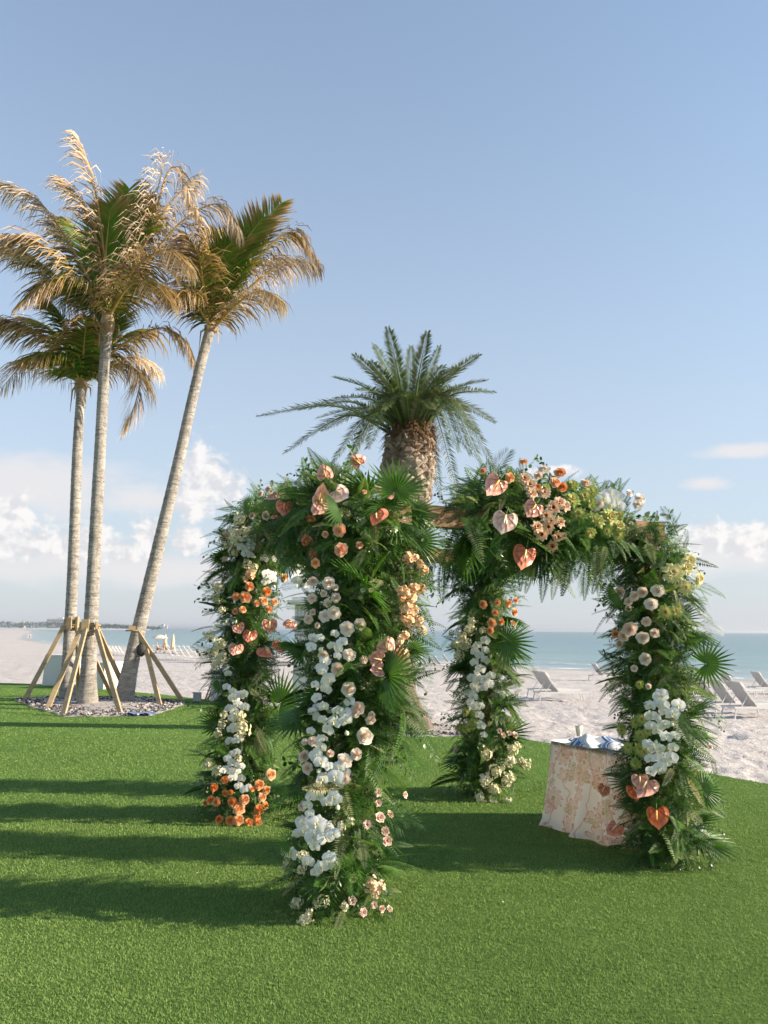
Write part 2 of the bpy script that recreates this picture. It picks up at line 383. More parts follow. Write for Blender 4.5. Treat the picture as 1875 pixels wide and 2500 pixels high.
# sand
m, nt = material('sand')
co = nt.coord('Object'); a = nt.noise(co, .25, 5); f = nt.noise(co, 7, 5, .65); g = nt.noise(co, 60, 3); p5 = nt.noise(nt.scalev(co, (1, 2.2, 1)), 2.2, 4, .6)
c = nt.ramp(nt.math('ADD', nt.math('MULTIPLY', a, .6), nt.math('MULTIPLY', f, .4)), [(.3, (.44, .400, .380)), (.5, (.51, .468, .447)), (.7, (.57, .525, .500))])
wet = nt.attr('wet'); c = nt.mix(nt.math('MULTIPLY', wet, .55), c, c4(.30, .27, .24))
h = nt.math('ADD', nt.math('ADD', nt.math('MULTIPLY', f, .7), nt.math('MULTIPLY', g, .18)), p5)
out(nt, principled(nt, c, nt.maprange(wet, 0, 1, .9, .35), .25, nt.bump(h, .9, .10)))
# bed sand with chips
m, nt = material('bed_sand')
co = nt.coord('Object'); a = nt.noise(co, 6, 5, .7); f = nt.noise(co, 30, 3)
c = nt.ramp(a, [(.32, (.24, .21, .19)), (.45, (.42, .385, .36)), (.7, (.50, .46, .43))])
out(nt, principled(nt, c, .9, .2, nt.bump(nt.math('ADD', a, f), .9, .04)))
m, nt = material('bed_chip'); r = nt.attr('rnd')
c = nt.ramp(r, [(0, (.05, .05, .055)), (.35, (.13, .13, .14)), (.6, (.16, .09, .05)), (.75, (.42, .39, .37)), (1, (.56, .53, .50))], 'CONSTANT')
out(nt, principled(nt, c, .85, .2))
# sea: shoal colour over white sand, deeper teal further out
m, nt = material('sea')
co = nt.coord('Object'); dep = nt.attr('deep')
c = nt.ramp(dep, [(0, (.36, .385, .37)), (.04, (.27, .345, .335)), (.16, (.185, .285, .285)), (.45, (.130, .225, .240)), (1, (.095, .170, .190))])
st = nt.noise(nt.scalev(co, (.010, .05, 1)), 1.0, 5, .6)
c = nt.mix(nt.maprange(st, .35, .7, 0, .30), c, c4(.085, .16, .18))
w1 = nt.noise(nt.scalev(co, (.55, 1.3, 1)), .8, 5, .6); w2 = nt.noise(nt.scalev(co, (.06, .22, 1)), 1.0, 5, .6)
foam = nt.attr('foam'); fn = nt.noise(nt.scalev(co, (.5, 1.0, 1)), 1.0, 6, .7)
fm = nt.maprange(nt.math('ADD', foam, nt.math('MULTIPLY', nt.math('SUBTRACT', fn, .5), 1.6)), .55, .85, 0, 1, True)
fm = nt.math('MULTIPLY', fm, nt.maprange(foam, .02, .2))
c = nt.mix(fm, c, c4(.76, .77, .76))
nm = nt.bump(nt.math('ADD', nt.math('MULTIPLY', w1, .35), nt.math('MULTIPLY', w2, 1.6)), .9, .55)
out(nt, principled(nt, c, nt.maprange(fm, 0, 1, .28, .8), .32, nm))

# ------------------------------------------------------------------ the lay of the land
def dist_poly(X, Y, pts):
    D = np.full(X.shape, 1e9)
    for (ax, ay), (bx, by) in zip(pts[:-1], pts[1:]):
        dx, dy = bx - ax, by - ay; t = np.clip(((X - ax) * dx + (Y - ay) * dy) / (dx * dx + dy * dy), 0, 1)
        D = np.minimum(D, np.hypot(X - ax - t * dx, Y - ay - t * dy))
    return D
def inside(X, Y, poly):
    c = np.zeros(X.shape, bool); n = len(poly)
    for i in range(n):
        (x1, y1), (x2, y2) = poly[i], poly[(i + 1) % n]
        if y1 == y2: continue
        c ^= ((y1 > Y) != (y2 > Y)) & (X < (x2 - x1) * (Y - y1) / (y2 - y1) + x1)
    return c
EDGE_PX = [(-260, 1652), (0, 1667), (150, 1672), (300, 1686), (455, 1702), (600, 1716), (760, 1733), (900, 1748), (1040, 1763), (1150, 1780),
           (1269, 1802), (1450, 1836), (1650, 1872), (1875, 1913), (2150, 1965), (2500, 2035)]
EDGE = [tuple(G(x, y))[:2] for x, y in EDGE_PX]
_sm = []                                                   # round the mown edge off
for i in range(len(EDGE) - 1):
    for k in range(6):
        t = k / 6; _sm.append((EDGE[i][0] * (1 - t) + EDGE[i + 1][0] * t, EDGE[i][1] * (1 - t) + EDGE[i + 1][1] * t))
EDGE = _sm + [EDGE[-1]]
EDGE = [(x + .03 * math.sin(3.1 * x), y + .05 * math.sin(2.3 * x + 1)) for x, y in EDGE]
TURF = EDGE + [(9, -3), (9, -9), (-26, -9), (-30, 26)]
COAST = [(400, -150), (140, -20), (70, 22), (40, 40), (25, 52), (18, 64.5), (12.5, 68), (5, 81), (-25, 116), (-65, 160), (-96, 215), (-190, 430), (-330, 760), (-560, 1250), (-720, 1640), (-640, 1850), (-560, 1905)]
LAND = COAST + [(-560, 2300), (-3000, 2300), (-3000, -400), (400, -400)]
SEA_Z = -1.5
def beach_z(X, Y):
    X = np.asarray(X, float); Y = np.asarray(Y, float)
    e = dist_poly(X, Y, EDGE); e = np.where(inside(X, Y, TURF), -e, e)
    s = dist_poly(X, Y, COAST); s = np.where(inside(X, Y, LAND), s, -s)
    w = np.clip(e, 0, None) / (np.clip(e, 0, None) + np.clip(s, 0.001, None))
    z = -.05 - 1.45 * w ** .62
    z = np.where(s < 0, SEA_Z - np.minimum(1.0, -s * .035), z)
    z = np.where(e < 0, -.05 - np.minimum(.12, -e * .3), z)
    return z, e, s
def bz(x, y): return float(beach_z(np.array([x]), np.array([y]))[0][0])
def GB(x, y):
    """photo pixel -> point on the sloping beach"""
    z = -1.0
    for _ in range(25): p = G(x, y, z); z = .5 * z + .5 * bz(p.x, p.y)
    return G(x, y, z)
def polar(n_r, n_a, r0, r1, a0, a1):
    r = np.geomspace(r0, r1, n_r); a = np.linspace(R_(a0), R_(a1), n_a); Rr, Aa = np.meshgrid(r, a, indexing='ij')
    idx = np.arange(n_r * n_a).reshape(n_r, n_a)
    Fq = np.stack([idx[:-1, :-1], idx[1:, :-1], idx[1:, 1:], idx[:-1, 1:]], -1).reshape(-1, 4)
    return (Rr * np.sin(Aa)).ravel(), (Rr * np.cos(Aa)).ravel(), Fq[:, ::-1]

# lawn: one sheet with a thin turned-down edge
mb = MB(); n = len(TURF)
mb.add([(x, y, 0) for x, y in TURF] + [(x, y, -.16) for x, y in TURF], [tuple(range(n))[::-1]] + [(i, (i + 1) % n, n + (i + 1) % n, n + i) for i in range(n)])
me = mb.mesh('lawn', 'turf', False)
lawn = tag(link('lawn', me), kind='structure')
# beach
X, Y, Fq = polar(420, 560, 6.5, 1900, -62, 66)
Z, e, s = beach_z(X, Y)
fade = np.clip(1.2 - np.hypot(X, Y) / 90, 0, 1) * np.clip(e * 1.2, 0, 1) * np.clip(s / 6, 0, 1)
pits = vnoise(X * 2.6, Y * 2.6, 1); pits2 = vnoise(X * 5.5, Y * 5.5, 2)
Z += fade * (-.075 * np.clip(pits - .50, 0, 1) / .48 - .045 * pits2 + .07 * (vnoise(X * .5, Y * .5, 3) - .5) + .045 * (vnoise(X * 11, Y * 11, 5) - .5))
wet = np.clip(1 - s / 3.0, 0, 1) * (s > -5)
keep = ~((s < -60)[Fq].all(1))
beach = tag(link('beach', np_mesh('beach', np.stack([X, Y, Z], 1), Fq[keep], 'sand', True, {'wet': wet})), kind='structure')
# land under and behind the lawn, so that no gap opens beside the frame
mb = MB(); mb.add([(-400, -200, -.4), (60, -200, -.4), (60, 5, -.4), (9, 5, -.4), (-14, 12, -.4), (-400, 200, -.4)], [(0, 1, 2, 3, 4, 5)])
tag(link('hinterland', mb.mesh('hinterland', 'sand', False, {'wet': [0] * 6})), kind='structure')
# sea
X, Y, Fq = polar(320, 360, 30, 9000, -75, 82)
Zb, e, s = beach_z(X, Y); out_ = -s
sw = np.zeros_like(X); foam = np.zeros_like(X)
for k, (c0, wd, h) in enumerate(((1.5, .9, .05), (8.0, 1.5, .20), (17, 2.2, .13), (28, 3.0, .10), (42, 4, .10))):
    cc = c0 + 2.6 * (vnoise(X * .045 + k * 9, Y * .045, 11 + k) - .5); br = np.clip(vnoise(X * .03 + k * 5, Y * .03, 30 + k) * 1.9 - .5, 0, 1)
    b = np.exp(-((out_ - cc) / wd) ** 2); sw += h * b * (.35 + .65 * br)
    if k < 2: foam = np.maximum(foam, np.exp(-((out_ - cc + .5) / (.75 if k else .55)) ** 2) * (.48 + (.5 if k == 0 else .42) * br))
sw += .05 * (vnoise(X * .12, Y * .35, 50) - .5) * np.clip(out_ / 30, 0, 1) * np.clip(2 - out_ / 400, 0, 1)
keep = ~((s > 8)[Fq].all(1))
deep = 1 - np.exp(-np.clip(out_, 0, None) / 900); deep = .55 * deep + .45 * (1 - np.exp(-np.clip(out_, 0, None) / 60))
sea = tag(link('sea', np_mesh('sea', np.stack([X, Y, SEA_Z + sw * (out_ > -1)], 1), Fq[keep], 'sea', True, {'deep': deep, 'foam': foam})), kind='structure')

# planting beds
def bed(name, pts, z=.014):
    mb = MB(); n = len(pts); c = sum((Vector((*p, 0)) for p in pts), Vector()) / n
    ring = [(p[0], p[1], z * .3) for p in pts]; ring2 = [(c.x + (p[0] - c.x) * .93, c.y + (p[1] - c.y) * .93, z + .03 * random.random()) for p in pts]
    mb.add(ring + ring2 + [(c.x, c.y, z + .05)], [(i, (i + 1) % n, n + (i + 1) % n, n + i) for i in range(n)] + [(n + i, n + (i + 1) % n, 2 * n) for i in range(n)])
    return tag(link(name, mb.mesh(name, 'bed_sand')), kind='structure')
def densify(pts, k=5, j=.05):
    o = []
    for i in range(len(pts)):
        a, b = pts[i], pts[(i + 1) % len(pts)]
        for q in range(k): t = q / k; o.append((a[0] * (1 - t) + b[0] * t + random.uniform(-j, j), a[1] * (1 - t) + b[1] * t + random.uniform(-j, j)))
    return o
BED1 = densify([tuple(G(x, y))[:2] for x, y in ((34, 1709), (90, 1728), (153, 1750), (362, 1750), (412, 1735), (452, 1719), (373, 1705), (124, 1703))])
DP = G(985, 1783)                                              # date palm stands here
BED2 = [(DP.x + .25 + 1.25 * math.cos(a) * (1 + .06 * math.sin(5 * a)), DP.y - .05 + .72 * math.sin(a) * (1 + .08 * math.sin(3 * a))) for a in np.linspace(0, 2 * math.pi, 40)[:-1]]
bed('planting_bed', BED1); bed('planting_bed', BED2)
def chips(name, poly, n, label, smin=.02, smax=.075):
    xs = [p[0] for p in poly]; ys = [p[1] for p in poly]
    X = RNG.uniform(min(xs), max(xs), n * 2); Y = RNG.uniform(min(ys), max(ys), n * 2); k = inside(X, Y, poly); X, Y = X[k], Y[k]; n = len(X)
    S = RNG.uniform(smin, smax, n); A = RNG.uniform(0, 6.28, n); V = []; r = []
    base = np.array([(-1, -.6, 0), (1, -.7, 0), (.8, .7, 0), (-.9, .6, 0), (-.5, -.3, .7), (.5, -.35, .8), (.4, .4, .6), (-.5, .3, .75)])
    for dx in range(1):
        ca, sa = np.cos(A), np.sin(A)
        px = base[None, :, 0] * ca[:, None] - base[None, :, 1] * sa[:, None]; py = base[None, :, 0] * sa[:, None] + base[None, :, 1] * ca[:, None]
        V = np.stack([X[:, None] + px * S[:, None] / 2, Y[:, None] + py * S[:, None] / 2, .03 + base[None, :, 2] * S[:, None] * .6 + 0 * px], -1).reshape(-1, 3)
    f = np.array([(4, 5, 6, 7), (0, 1, 5, 4), (1, 2, 6, 5), (2, 3, 7, 6), (3, 0, 4, 7)])
    Fq = (np.arange(n)[:, None, None] * 8 + f[None]).reshape(-1, 4)
    o = link(name, np_mesh(name, V, Fq, 'bed_chip', False, {'rnd': np.repeat(RNG.random(n), 8)})); return tag(o, label, 'mulch', kind='stuff')
chips('pebble_mulch', BED1, 1700, 'grey and white pebbles scattered under the three coconut palms')
chips('pebble_mulch', BED2, 420, 'pale pebbles and brown litter at the foot of the date palm', .02, .06)

# turf blades, dense where the camera stands near them
def blades(n, r0, r1, w, h0, h1):
    r = np.sqrt(RNG.uniform(0, 1, n)) ; r = r0 * (r1 / r0) ** RNG.uniform(0, 1, n); a = RNG.uniform(R_(-41), R_(41), n)
    X = r * np.sin(a); Y = r * np.cos(a); k = inside(X, Y, TURF) & ~inside(X, Y, BED1) & ~inside(X, Y, BED2); X, Y, r = X[k], Y[k], r[k]; n = len(X)
    lean = RNG.uniform(0, 6.28, n); tilt = RNG.uniform(.2, 1.3, n); H = RNG.uniform(h0, h1, n) * (.8 + .4 * vnoise(X * 6, Y * 6, 9)); yaw = RNG.uniform(0, 6.28, n); W = w * (r / r0) ** .8 * RNG.uniform(.7, 1.3, n)
    dx, dy = np.cos(yaw) * W / 2, np.sin(yaw) * W / 2; tx = X + np.cos(lean) * H * tilt; ty = Y + np.sin(lean) * H * tilt
    V = np.stack([np.stack([X - dx, Y - dy, 0 * X - .002], -1), np.stack([X + dx, Y + dy, 0 * X - .002], -1), np.stack([tx, ty, H], -1)], 1).reshape(-1, 3)
    return V, np.repeat(RNG.random(n), 3)
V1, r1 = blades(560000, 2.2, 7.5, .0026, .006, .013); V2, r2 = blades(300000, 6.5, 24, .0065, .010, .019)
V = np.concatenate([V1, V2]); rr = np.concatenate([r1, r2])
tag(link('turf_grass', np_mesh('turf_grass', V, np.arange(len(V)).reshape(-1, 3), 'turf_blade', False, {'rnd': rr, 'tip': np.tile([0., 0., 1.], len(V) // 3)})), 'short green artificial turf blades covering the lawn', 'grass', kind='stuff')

# far shore across the bay
mb = MB(); prof = [(-2600, 1500), (-1500, 1700), (-1000, 1780), (-760, 1820), (-640, 1870), (-560, 1910)]
mb.add([(x, y, -2.2) for x, y in prof] + [(x, y + 20, 1.2) for x, y in prof] + [(x, y + 500, 1.5) for x, y in prof], [(i, i + 1, 7 + i, 6 + i) for i in range(5)] + [(6 + i, 7 + i, 13 + i, 12 + i) for i in range(5)])
tag(link('far_shore', mb.mesh('far_shore', 'sand', False, {'wet': [0] * 18})), kind='structure')
n = 9000
t = RNG.random(n); xs = np.interp(t, np.linspace(0, 1, 6), [p[0] for p in prof]); ys = np.interp(t, np.linspace(0, 1, 6), [p[1] for p in prof]) + RNG.uniform(25, 110, n)
hh = (4 + 8 * vnoise(xs * .02, ys * 0, 60) + 5 * vnoise(xs * .09, ys * 0, 61)) * np.clip((-560 - xs) / 120, .25, 1)
zz = 1 + hh * np.sqrt(RNG.random(n)); sz = RNG.uniform(1.2, 3.4, n)
V = np.stack([np.stack([xs, ys, zz], -1) + RNG.normal(0, 1, (n, 3)) * sz[:, None] * .7 for _ in range(3)], 1).reshape(-1, 3)
tag(link('far_treeline', np_mesh('far_treeline', V, np.arange(3 * n).reshape(-1, 3), 'far_leaf', False)), 'hazy dark line of trees on the far shore at left', 'treeline', kind='stuff')
def far_building(name, x0, x1, ytop, ybot, dist, label, rows, cols, depth=14):
    a = P(x0, ybot, dist); b = P(x1, ytop, dist); w, h = b.x - a.x, b.z - min(a.z, 0)
    r = root(name, ((a.x + b.x) / 2, dist, 0), label=label, category='building', group='buildings across the bay')
    mb = MB(); mb.box((0, depth / 2, h / 2), (w, depth, h)); mb.box((w * .18, depth / 2, h + .07 * h), (w * .3, depth * .6, .14 * h)); link('wall', mb.mesh('wall', 'hotel_wall', False), r, world=False)
    for i in range(rows):
        for j in range(cols):
            mb = MB(); mb.box((0, 0, 0), (w / cols * .55, .3, h / rows * .5)); link('window', mb.mesh('window', 'hotel_window', False), r, Matrix.Translation((-w / 2 + w * (j + .5) / cols, -.1, h * (i + .5) / rows)), world=False)
far_building('beach_hotel', 113, 160, 1516, 1540, 1960, 'long white hotel block above the far treeline at left', 3, 9)
far_building('shore_house', 46, 56, 1525, 1540, 1900, 'small pale house among the trees on the far shore', 2, 3)
for i, (x0, x1, yt) in enumerate(((386, 391, 1529), (393, 400, 1526), (402, 408, 1531), (365, 373, 1533))):
    far_building('skyline_tower', x0, x1, yt, 1538, 6200, ('leftmost low tower on the horizon skyline', 'slim second tower on the horizon skyline', 'tallest tower on the horizon skyline', 'squat rightmost tower on the horizon skyline')[(1, 2, 3, 0)[i]], 4, 2, 20)
# ------------------------------------------------------------------ coconut palms
def spline(pts, n):
    pts = [Vector(p) for p in pts]; q = [pts[0] * 2 - pts[1]] + pts + [pts[-1] * 2 - pts[-2]]; o = []
    for i in range(n):
        u = i / (n - 1) * (len(pts) - 1); k = min(int(u), len(pts) - 2); t = u - k; a, b, c, d = q[k:k + 4]
        o.append(.5 * ((2 * b) + (c - a) * t + (2 * a - 5 * b + 4 * c - d) * t * t + (3 * b - 3 * c + d - a) * t ** 3))
    return o
def coconut_frond(pts, dry, seed, leaf=.95, n=64, green_mid=False, spear=False):
    """rib along pts (world), leaflets hanging from both sides; dry 0..1"""
    rs = random.Random(seed); C = spline(pts, n + 8); mb = MB(); A = []; Rn = []
    W = Vector((-.35, .05, 0))                                 # sea breeze pushes the leaflets
    for i in range(7, n + 8):
        t = (i - 7) / n; p = C[i]; d = (C[min(i + 1, n + 7)] - C[i - 1]).normalized()
        s = d.cross(Vector((0, 0, 1)));  s = s.normalized() if s.length > .05 else Vector((0, -1, 0))
        if spear: s = (Vector((1, -.25, 0)) - d * d.dot(Vector((1, -.25, 0)))).normalized()
        u = s.cross(d).normalized()
        for sg in (-1, 1):
            if rs.random() < (.06 if dry < .5 else .13): continue
            l = leaf * (.42 + 1.05 * math.sin(math.pi * min(1, .12 + t * .86)) ** .8) * .72 * rs.uniform(.75, 1.12)
            if spear: dr = (s * sg * .80 + d * .72 + u * .10)
            else: dr = s * sg * (.80 - .25 * t) + d * (.42 + .5 * t) + u * rs.uniform(-.05, .25)
            dr = (dr + Vector((rs.uniform(-1, 1), rs.uniform(-1, 1), rs.uniform(-1, 1))) * (.07 + .14 * dry)).normalized()
            w = .021 * rs.uniform(.8, 1.25) * (1.7 if spear else 1.35 if dry < .3 else 1.0); sag = (.22 if spear else 1.05 + .75 * dry) * rs.uniform(.7, 1.25)
            q = [p]; v = dr.copy()
            for k in range(3):
                v = (v + (Vector((0, 0, -1)) + W * .5) * sag * (.22 + .25 * k) * (0.9 if not spear else .4)).normalized(); q.append(q[-1] + v * l / 3)
            base = len(mb.v); wd = d * .8 + u * .3
            ws = [w * .55, w, w * .75, 0]; vv = []
            for k in range(3): vv += [q[k] - wd * ws[k] / 1.2, q[k] + wd * ws[k] / 1.2]
            vv.append(q[3]); mb.add(vv, [(0, 2, 3, 1), (2, 4, 5, 3), (4, 6, 5)])
            dd = dry + .35 * (t - .45) + rs.uniform(-.16, .16) - (.22 if green_mid and .1 < t < .75 else 0); r = rs.random()
            tipdry = .10 + .22 * t if spear or dry < .3 else .25
            A += [max(0, min(1, dd + x)) for x in (-.10, -.10, 0, 0, tipdry * .7, tipdry * .7, tipdry * 1.5)]; Rn += [.55 + .45 * r if spear else r] * 7
    leaf_me = mb.mesh('leaflets', 'coconut_leaf', False, {'dry': A, 'rnd': Rn})
    rb = MB(); rb.tube(C, [max(.006, .040 * (1 - i / (n + 8)) ** 1.1 + .004) for i in range(n + 8)], 5)
    return leaf_me, rb.mesh('frond', 'coconut_rib')
def trunk_mesh(path, radii, rings, name, mat, bulge=.02, n=16, seed=0):
    rs = random.Random(seed); C = spline(path, rings); mb = MB(); rad = []
    for i in range(rings):
        t = i / (rings - 1); k = t * (len(radii) - 1); a = int(min(k, len(radii) - 2)); r = radii[a] + (radii[a + 1] - radii[a]) * (k - a)
        rad.append(r * (1 + (bulge if i % 2 else -bulge) + rs.uniform(-.008, .008)))
    mb.tube(C, rad, n); foot = [max(0, 1 - (v[2] - C[0].z) / .7) for v in mb.v]
    return mb.mesh(name, mat, True, {'foot': foot}), C
K = 800 / 1659                                                # crown detail was measured on an enlarged view
def cpx(x, y): return x * K, 300 + y * K
COCO = [
 dict(base=(213, 1722), depth=None, path=[(213, 1722), (216, 1640), (226, 1440), (236, 1250), (247, 1050), (256, 880), (262, 800)], r=[.24, .165, .140, .130, .122, .118, .125], crown=(545, 975), L=3.7,
  label='tallest coconut palm with dry tan fronds, standing nearest in the sandy bed', fr=[
  ([(380, 660), (200, 400), (5, 300)], .72, -1), ([(520, 600), (470, 280), (395, 75)], .72, 1), ([(560, 720), (615, 520), (655, 335)], .0, 2), ([(575, 700), (650, 540), (690, 400)], .02, 2), ([(535, 720), (545, 560), (560, 430)], .04, 2), ([(650, 720), (760, 480), (832, 185)], .85, -1),
  ([(690, 690), (850, 420), (1000, 275)], .78, 1), ([(760, 690), (920, 500), (1100, 410), (1210, 535)], .78, -1), ([(680, 740), (850, 640), (960, 730)], .58, -1), ([(340, 820), (160, 680), (-20, 610)], .22, 1),
  ([(360, 760), (200, 610), (40, 570)], .45, -1), ([(470, 760), (400, 590), (330, 480)], .12, 1), ([(740, 600), (870, 225), (1000, 450)], .80, 1), ([(650, 830), (770, 800), (850, 890)], .42, -1),
  ([(430, 830), (280, 790), (120, 900)], .30, -1), ([(620, 760), (700, 560), (760, 420)], .10, 1), ([(455, 880), (360, 860), (270, 960)], .30, 1), ([(500, 640), (430, 420), (330, 300)], .60, 1)]),
 dict(path=[(165, 1708), (168, 1600), (176, 1440), (182, 1290), (188, 1120), (195, 1000), (199, 940)], r=[.20, .140, .128, .122, .115, .108, .112], crown=(412, 1310), L=3.2,
  label='shorter coconut palm at left with drooping fronds behind the tallest one', fr=[
  ([(260, 1110), (120, 1030), (-10, 985)], .45, -1), ([(270, 1240), (130, 1220), (5, 1345)], .50, 1), ([(370, 1120), (320, 1000), (265, 925)], .0, 1), ([(425, 1120), (440, 980)], .20, -1), ([(465, 1150), (490, 1040)], .0, 2),
  ([(610, 1130), (800, 1040), (920, 1085), (975, 1195)], .66, -1), ([(590, 1200), (700, 1200), (785, 1255)], .75, 1), ([(600, 1225), (705, 1270), (690, 1400), (635, 1545)], .60, -1), ([(340, 1130), (220, 1020), (120, 985)], .25, 1),
  ([(540, 1150), (640, 1070), (740, 1050)], .25, 1), ([(350, 1200), (250, 1160), (130, 1200)], .12, -1), ([(480, 1130), (540, 1030), (560, 960)], .04, 2)]),
 dict(path=[(301, 1714), (318, 1630), (352, 1480), (395, 1300), (435, 1130), (480, 930), (514, 800)], r=[.23, .175, .148, .140, .128, .118, .118], crown=(1075, 1035), L=3.1,
  label='leaning coconut palm on the right side of the sandy bed', fr=[
  ([(1160, 780), (1280, 560), (1425, 405)], .12, 2), ([(1140, 800), (1230, 620), (1330, 480)], .04, 2), ([(1250, 760), (1400, 590), (1500, 560), (1605, 685)], .42, 1), ([(1280, 820), (1450, 700), (1605, 710)], .80, -1), ([(1090, 800), (1130, 660), (1190, 590)], .0, 2),
  ([(1070, 750), (1040, 560), (1000, 445)], .45, -1), ([(1000, 850), (950, 700), (905, 610)], .52, 1), ([(985, 900), (930, 850), (880, 900)], .42, -1), ([(1220, 900), (1330, 850), (1420, 900)], .70, -1),
  ([(1120, 820), (1220, 640), (1300, 530)], .10, 1), ([(1100, 800), (1120, 640), (1100, 540)], .25, 1), ([(1200, 800), (1340, 700), (1460, 690)], .66, 1), ([(1030, 820), (1010, 690), (960, 580)], .35, -1)])]
PALM_Y = []
for ip, T in enumerate(COCO):
    b = G(*T['path'][0]); y0 = b.y; PALM_Y.append(y0)
    r = root('coconut_palm', (b.x, b.y, 0), label=T['label'], category='palm tree', group='coconut palms in the pebble bed')
    path = [P(x, y, y0) for x, y in T['path']]; path[0].z = -.05
    me, C = trunk_mesh(path, T['r'], 110, 'trunk', 'coconut_bark', .018, 16, ip); link('trunk', me, r)
    top = path[-1]; s = MB()
    cr = P(*cpx(*T['crown']), y0); d = (cr - top)
    s.tube([top - d * .05 + Vector((0, 0, -.10)), top + d * .25, top + d * .75, cr + Vector((0, 0, .18))], [.135, .165, .14, .06], 12); link('crown_shaft', s.mesh('crown_shaft', 'strap_tan'), r)
    for k in range(7):                                        # dry sheaths hanging off the crown shaft
        a = k * .9 + ip; s = MB(); o_ = Vector((math.cos(a), math.sin(a), 0)); p = top + d * .35 + o_ * .13; q = p + o_ * .13 + Vector((0, 0, -.04 - .05 * (k % 3))); e_ = q + o_ * .03 + Vector((0, 0, -.22 - .16 * (k % 3)))
        t_ = Vector((-o_.y, o_.x, 0)); s.add([p - t_ * .04, p + t_ * .04, q + t_ * .03, q - t_ * .03, e_ + t_ * .008, e_ - t_ * .008], [(0, 1, 2, 3), (3, 2, 4, 5)]); link('dry_sheath', s.mesh('dry_sheath', 'strap_tan', False), r)
    for k, (fp, dry, sg) in enumerate(T['fr']):
        n = len(fp); end = P(*cpx(*fp[-1]), y0); flat = sum((P(*cpx(*b_), y0) - P(*cpx(*a_), y0)).length for a_, b_ in zip([T['crown']] + fp[:-1], fp))
        dep = math.sqrt(max(0, (T['L'] * (.95 if dry > .05 else .6)) ** 2 - flat ** 2)) * (1 if sg > 0 else -1) * .8; dep = max(-1.9, min(1.9, dep))
        pts = [cr + Vector((0, 0, -.05))] + [P(*cpx(*q), y0 + dep * ((j + 1) / n)) for j, q in enumerate(fp)]
        lm, rm = coconut_frond(pts, dry, 100 * ip + k, leaf=1.12 if T['L'] > 3.3 else .98, n=104 if n > 2 else 84, spear=(sg == 2))
        f = link('frond', rm, r); link('leaflets', lm, f)
# stakes and straps that hold the palms up
def brace(loc, label, props, blocks, straps, pads=()):
    r = root('tree_brace', loc, label=label, category='tree brace', group='timber braces round the palms')
    for a, b in props:
        mb = MB(); mb.bar(a, b, .095, .048, up=(0, 1, .2)); link('prop', mb.mesh('prop', 'pine_board', False), r)
    for c, sz, rz in blocks:
        mb = MB(); mb.box((0, 0, 0), sz); link('batten', mb.mesh('batten', 'pine_board', False), r, Matrix.Translation(c) @ Matrix.Rotation(rz, 4, 'Z'))
    for c, rad in straps:
        mb = MB(); mb.lathe([(rad, -.018), (rad + .006, -.018), (rad + .006, .018), (rad, .018), (rad, -.018)], 24); link('strap', mb.mesh('strap', 'strap_tan'), r, Matrix.Translation(c))
    for c, sz in pads:
        mb = MB(); mb.lathe([(.001, -sz), (sz * .6, -sz * .6), (sz * .75, 0), (sz * .6, sz * .6), (.001, sz)], 12); link('pad', mb.mesh('pad', 'dark_rubber'), r, Matrix.Translation(c))
def q2(x, y): return x / 3.19, 1450 + y / 3.19
def gq(x, y): return G(*q2(x, y))
def tq(x, y, Y): return P(*q2(x, y), Y)
y1, y0_, y2 = PALM_Y[1], PALM_Y[0], PALM_Y[2]
ring0 = tq(712, 262, y0_); ringL = tq(558, 230, y1); ringR = tq(1062, 285, y2)
brace(gq(650, 900), 'three leg timber brace round the tallest palm', [(gq(368, 900), tq(632, 262, y0_ - .16)), (gq(490, 955), tq(664, 276, y0_ - .24)), (gq(938, 935), tq(752, 282, y0_ - .18)), (ring0 + Vector((.5, 1.3, -ring0.z)), ring0 + Vector((.05, .2, 0)))],
      [(tq(665, 245, y0_ - .22), (.15, .06, .26), .1), (tq(752, 262, y0_ - .16), (.05, .10, .26), .5), (ring0 + Vector((-.02, .19, 0)), (.12, .05, .26), 0), (tq(640, 262, y0_ - .1), (.05, .10, .24), -.4)], [(ring0 + Vector((0, 0, .05)), .19), (ring0 + Vector((0, 0, -.06)), .19)])
brace(gq(190, 830), 'timber brace on the left palm, its long prop reaching far left', [(gq(190, 830), tq(500, 250, y1 - .12)), (ringL + Vector((.7, 1.0, -ringL.z)), ringL + Vector((.1, .16, 0))), (gq(618, 790), ringL + Vector((.12, -.12, -.02)))],
      [(tq(510, 235, y1 - .08), (.06, .12, .28), .2), (tq(540, 228, y1 - .17), (.10, .05, .26), 0), (tq(602, 225, y1 - .08), (.05, .1, .28), 0), (ringL + Vector((0, .17, 0)), (.1, .05, .26), 0)], [(ringL + Vector((0, 0, .10)), .165), (ringL + Vector((0, 0, -.08)), .165)])
brace(gq(1330, 860), 'timber brace propping up the leaning palm from the right', [(gq(1246, 872), tq(1138, 430, y2 - .08)), (gq(1424, 842), tq(1058, 275, y2 - .14)), (ringR + Vector((-.6, 1.2, -ringR.z)), ringR + Vector((.05, .2, 0)))],
      [(tq(1030, 266, y2 - .16), (.14, .05, .10), .2)], [(ringR + Vector((-.03, 0, .0)), .20)], [(tq(1105, 432, y2 - .05), .17)])
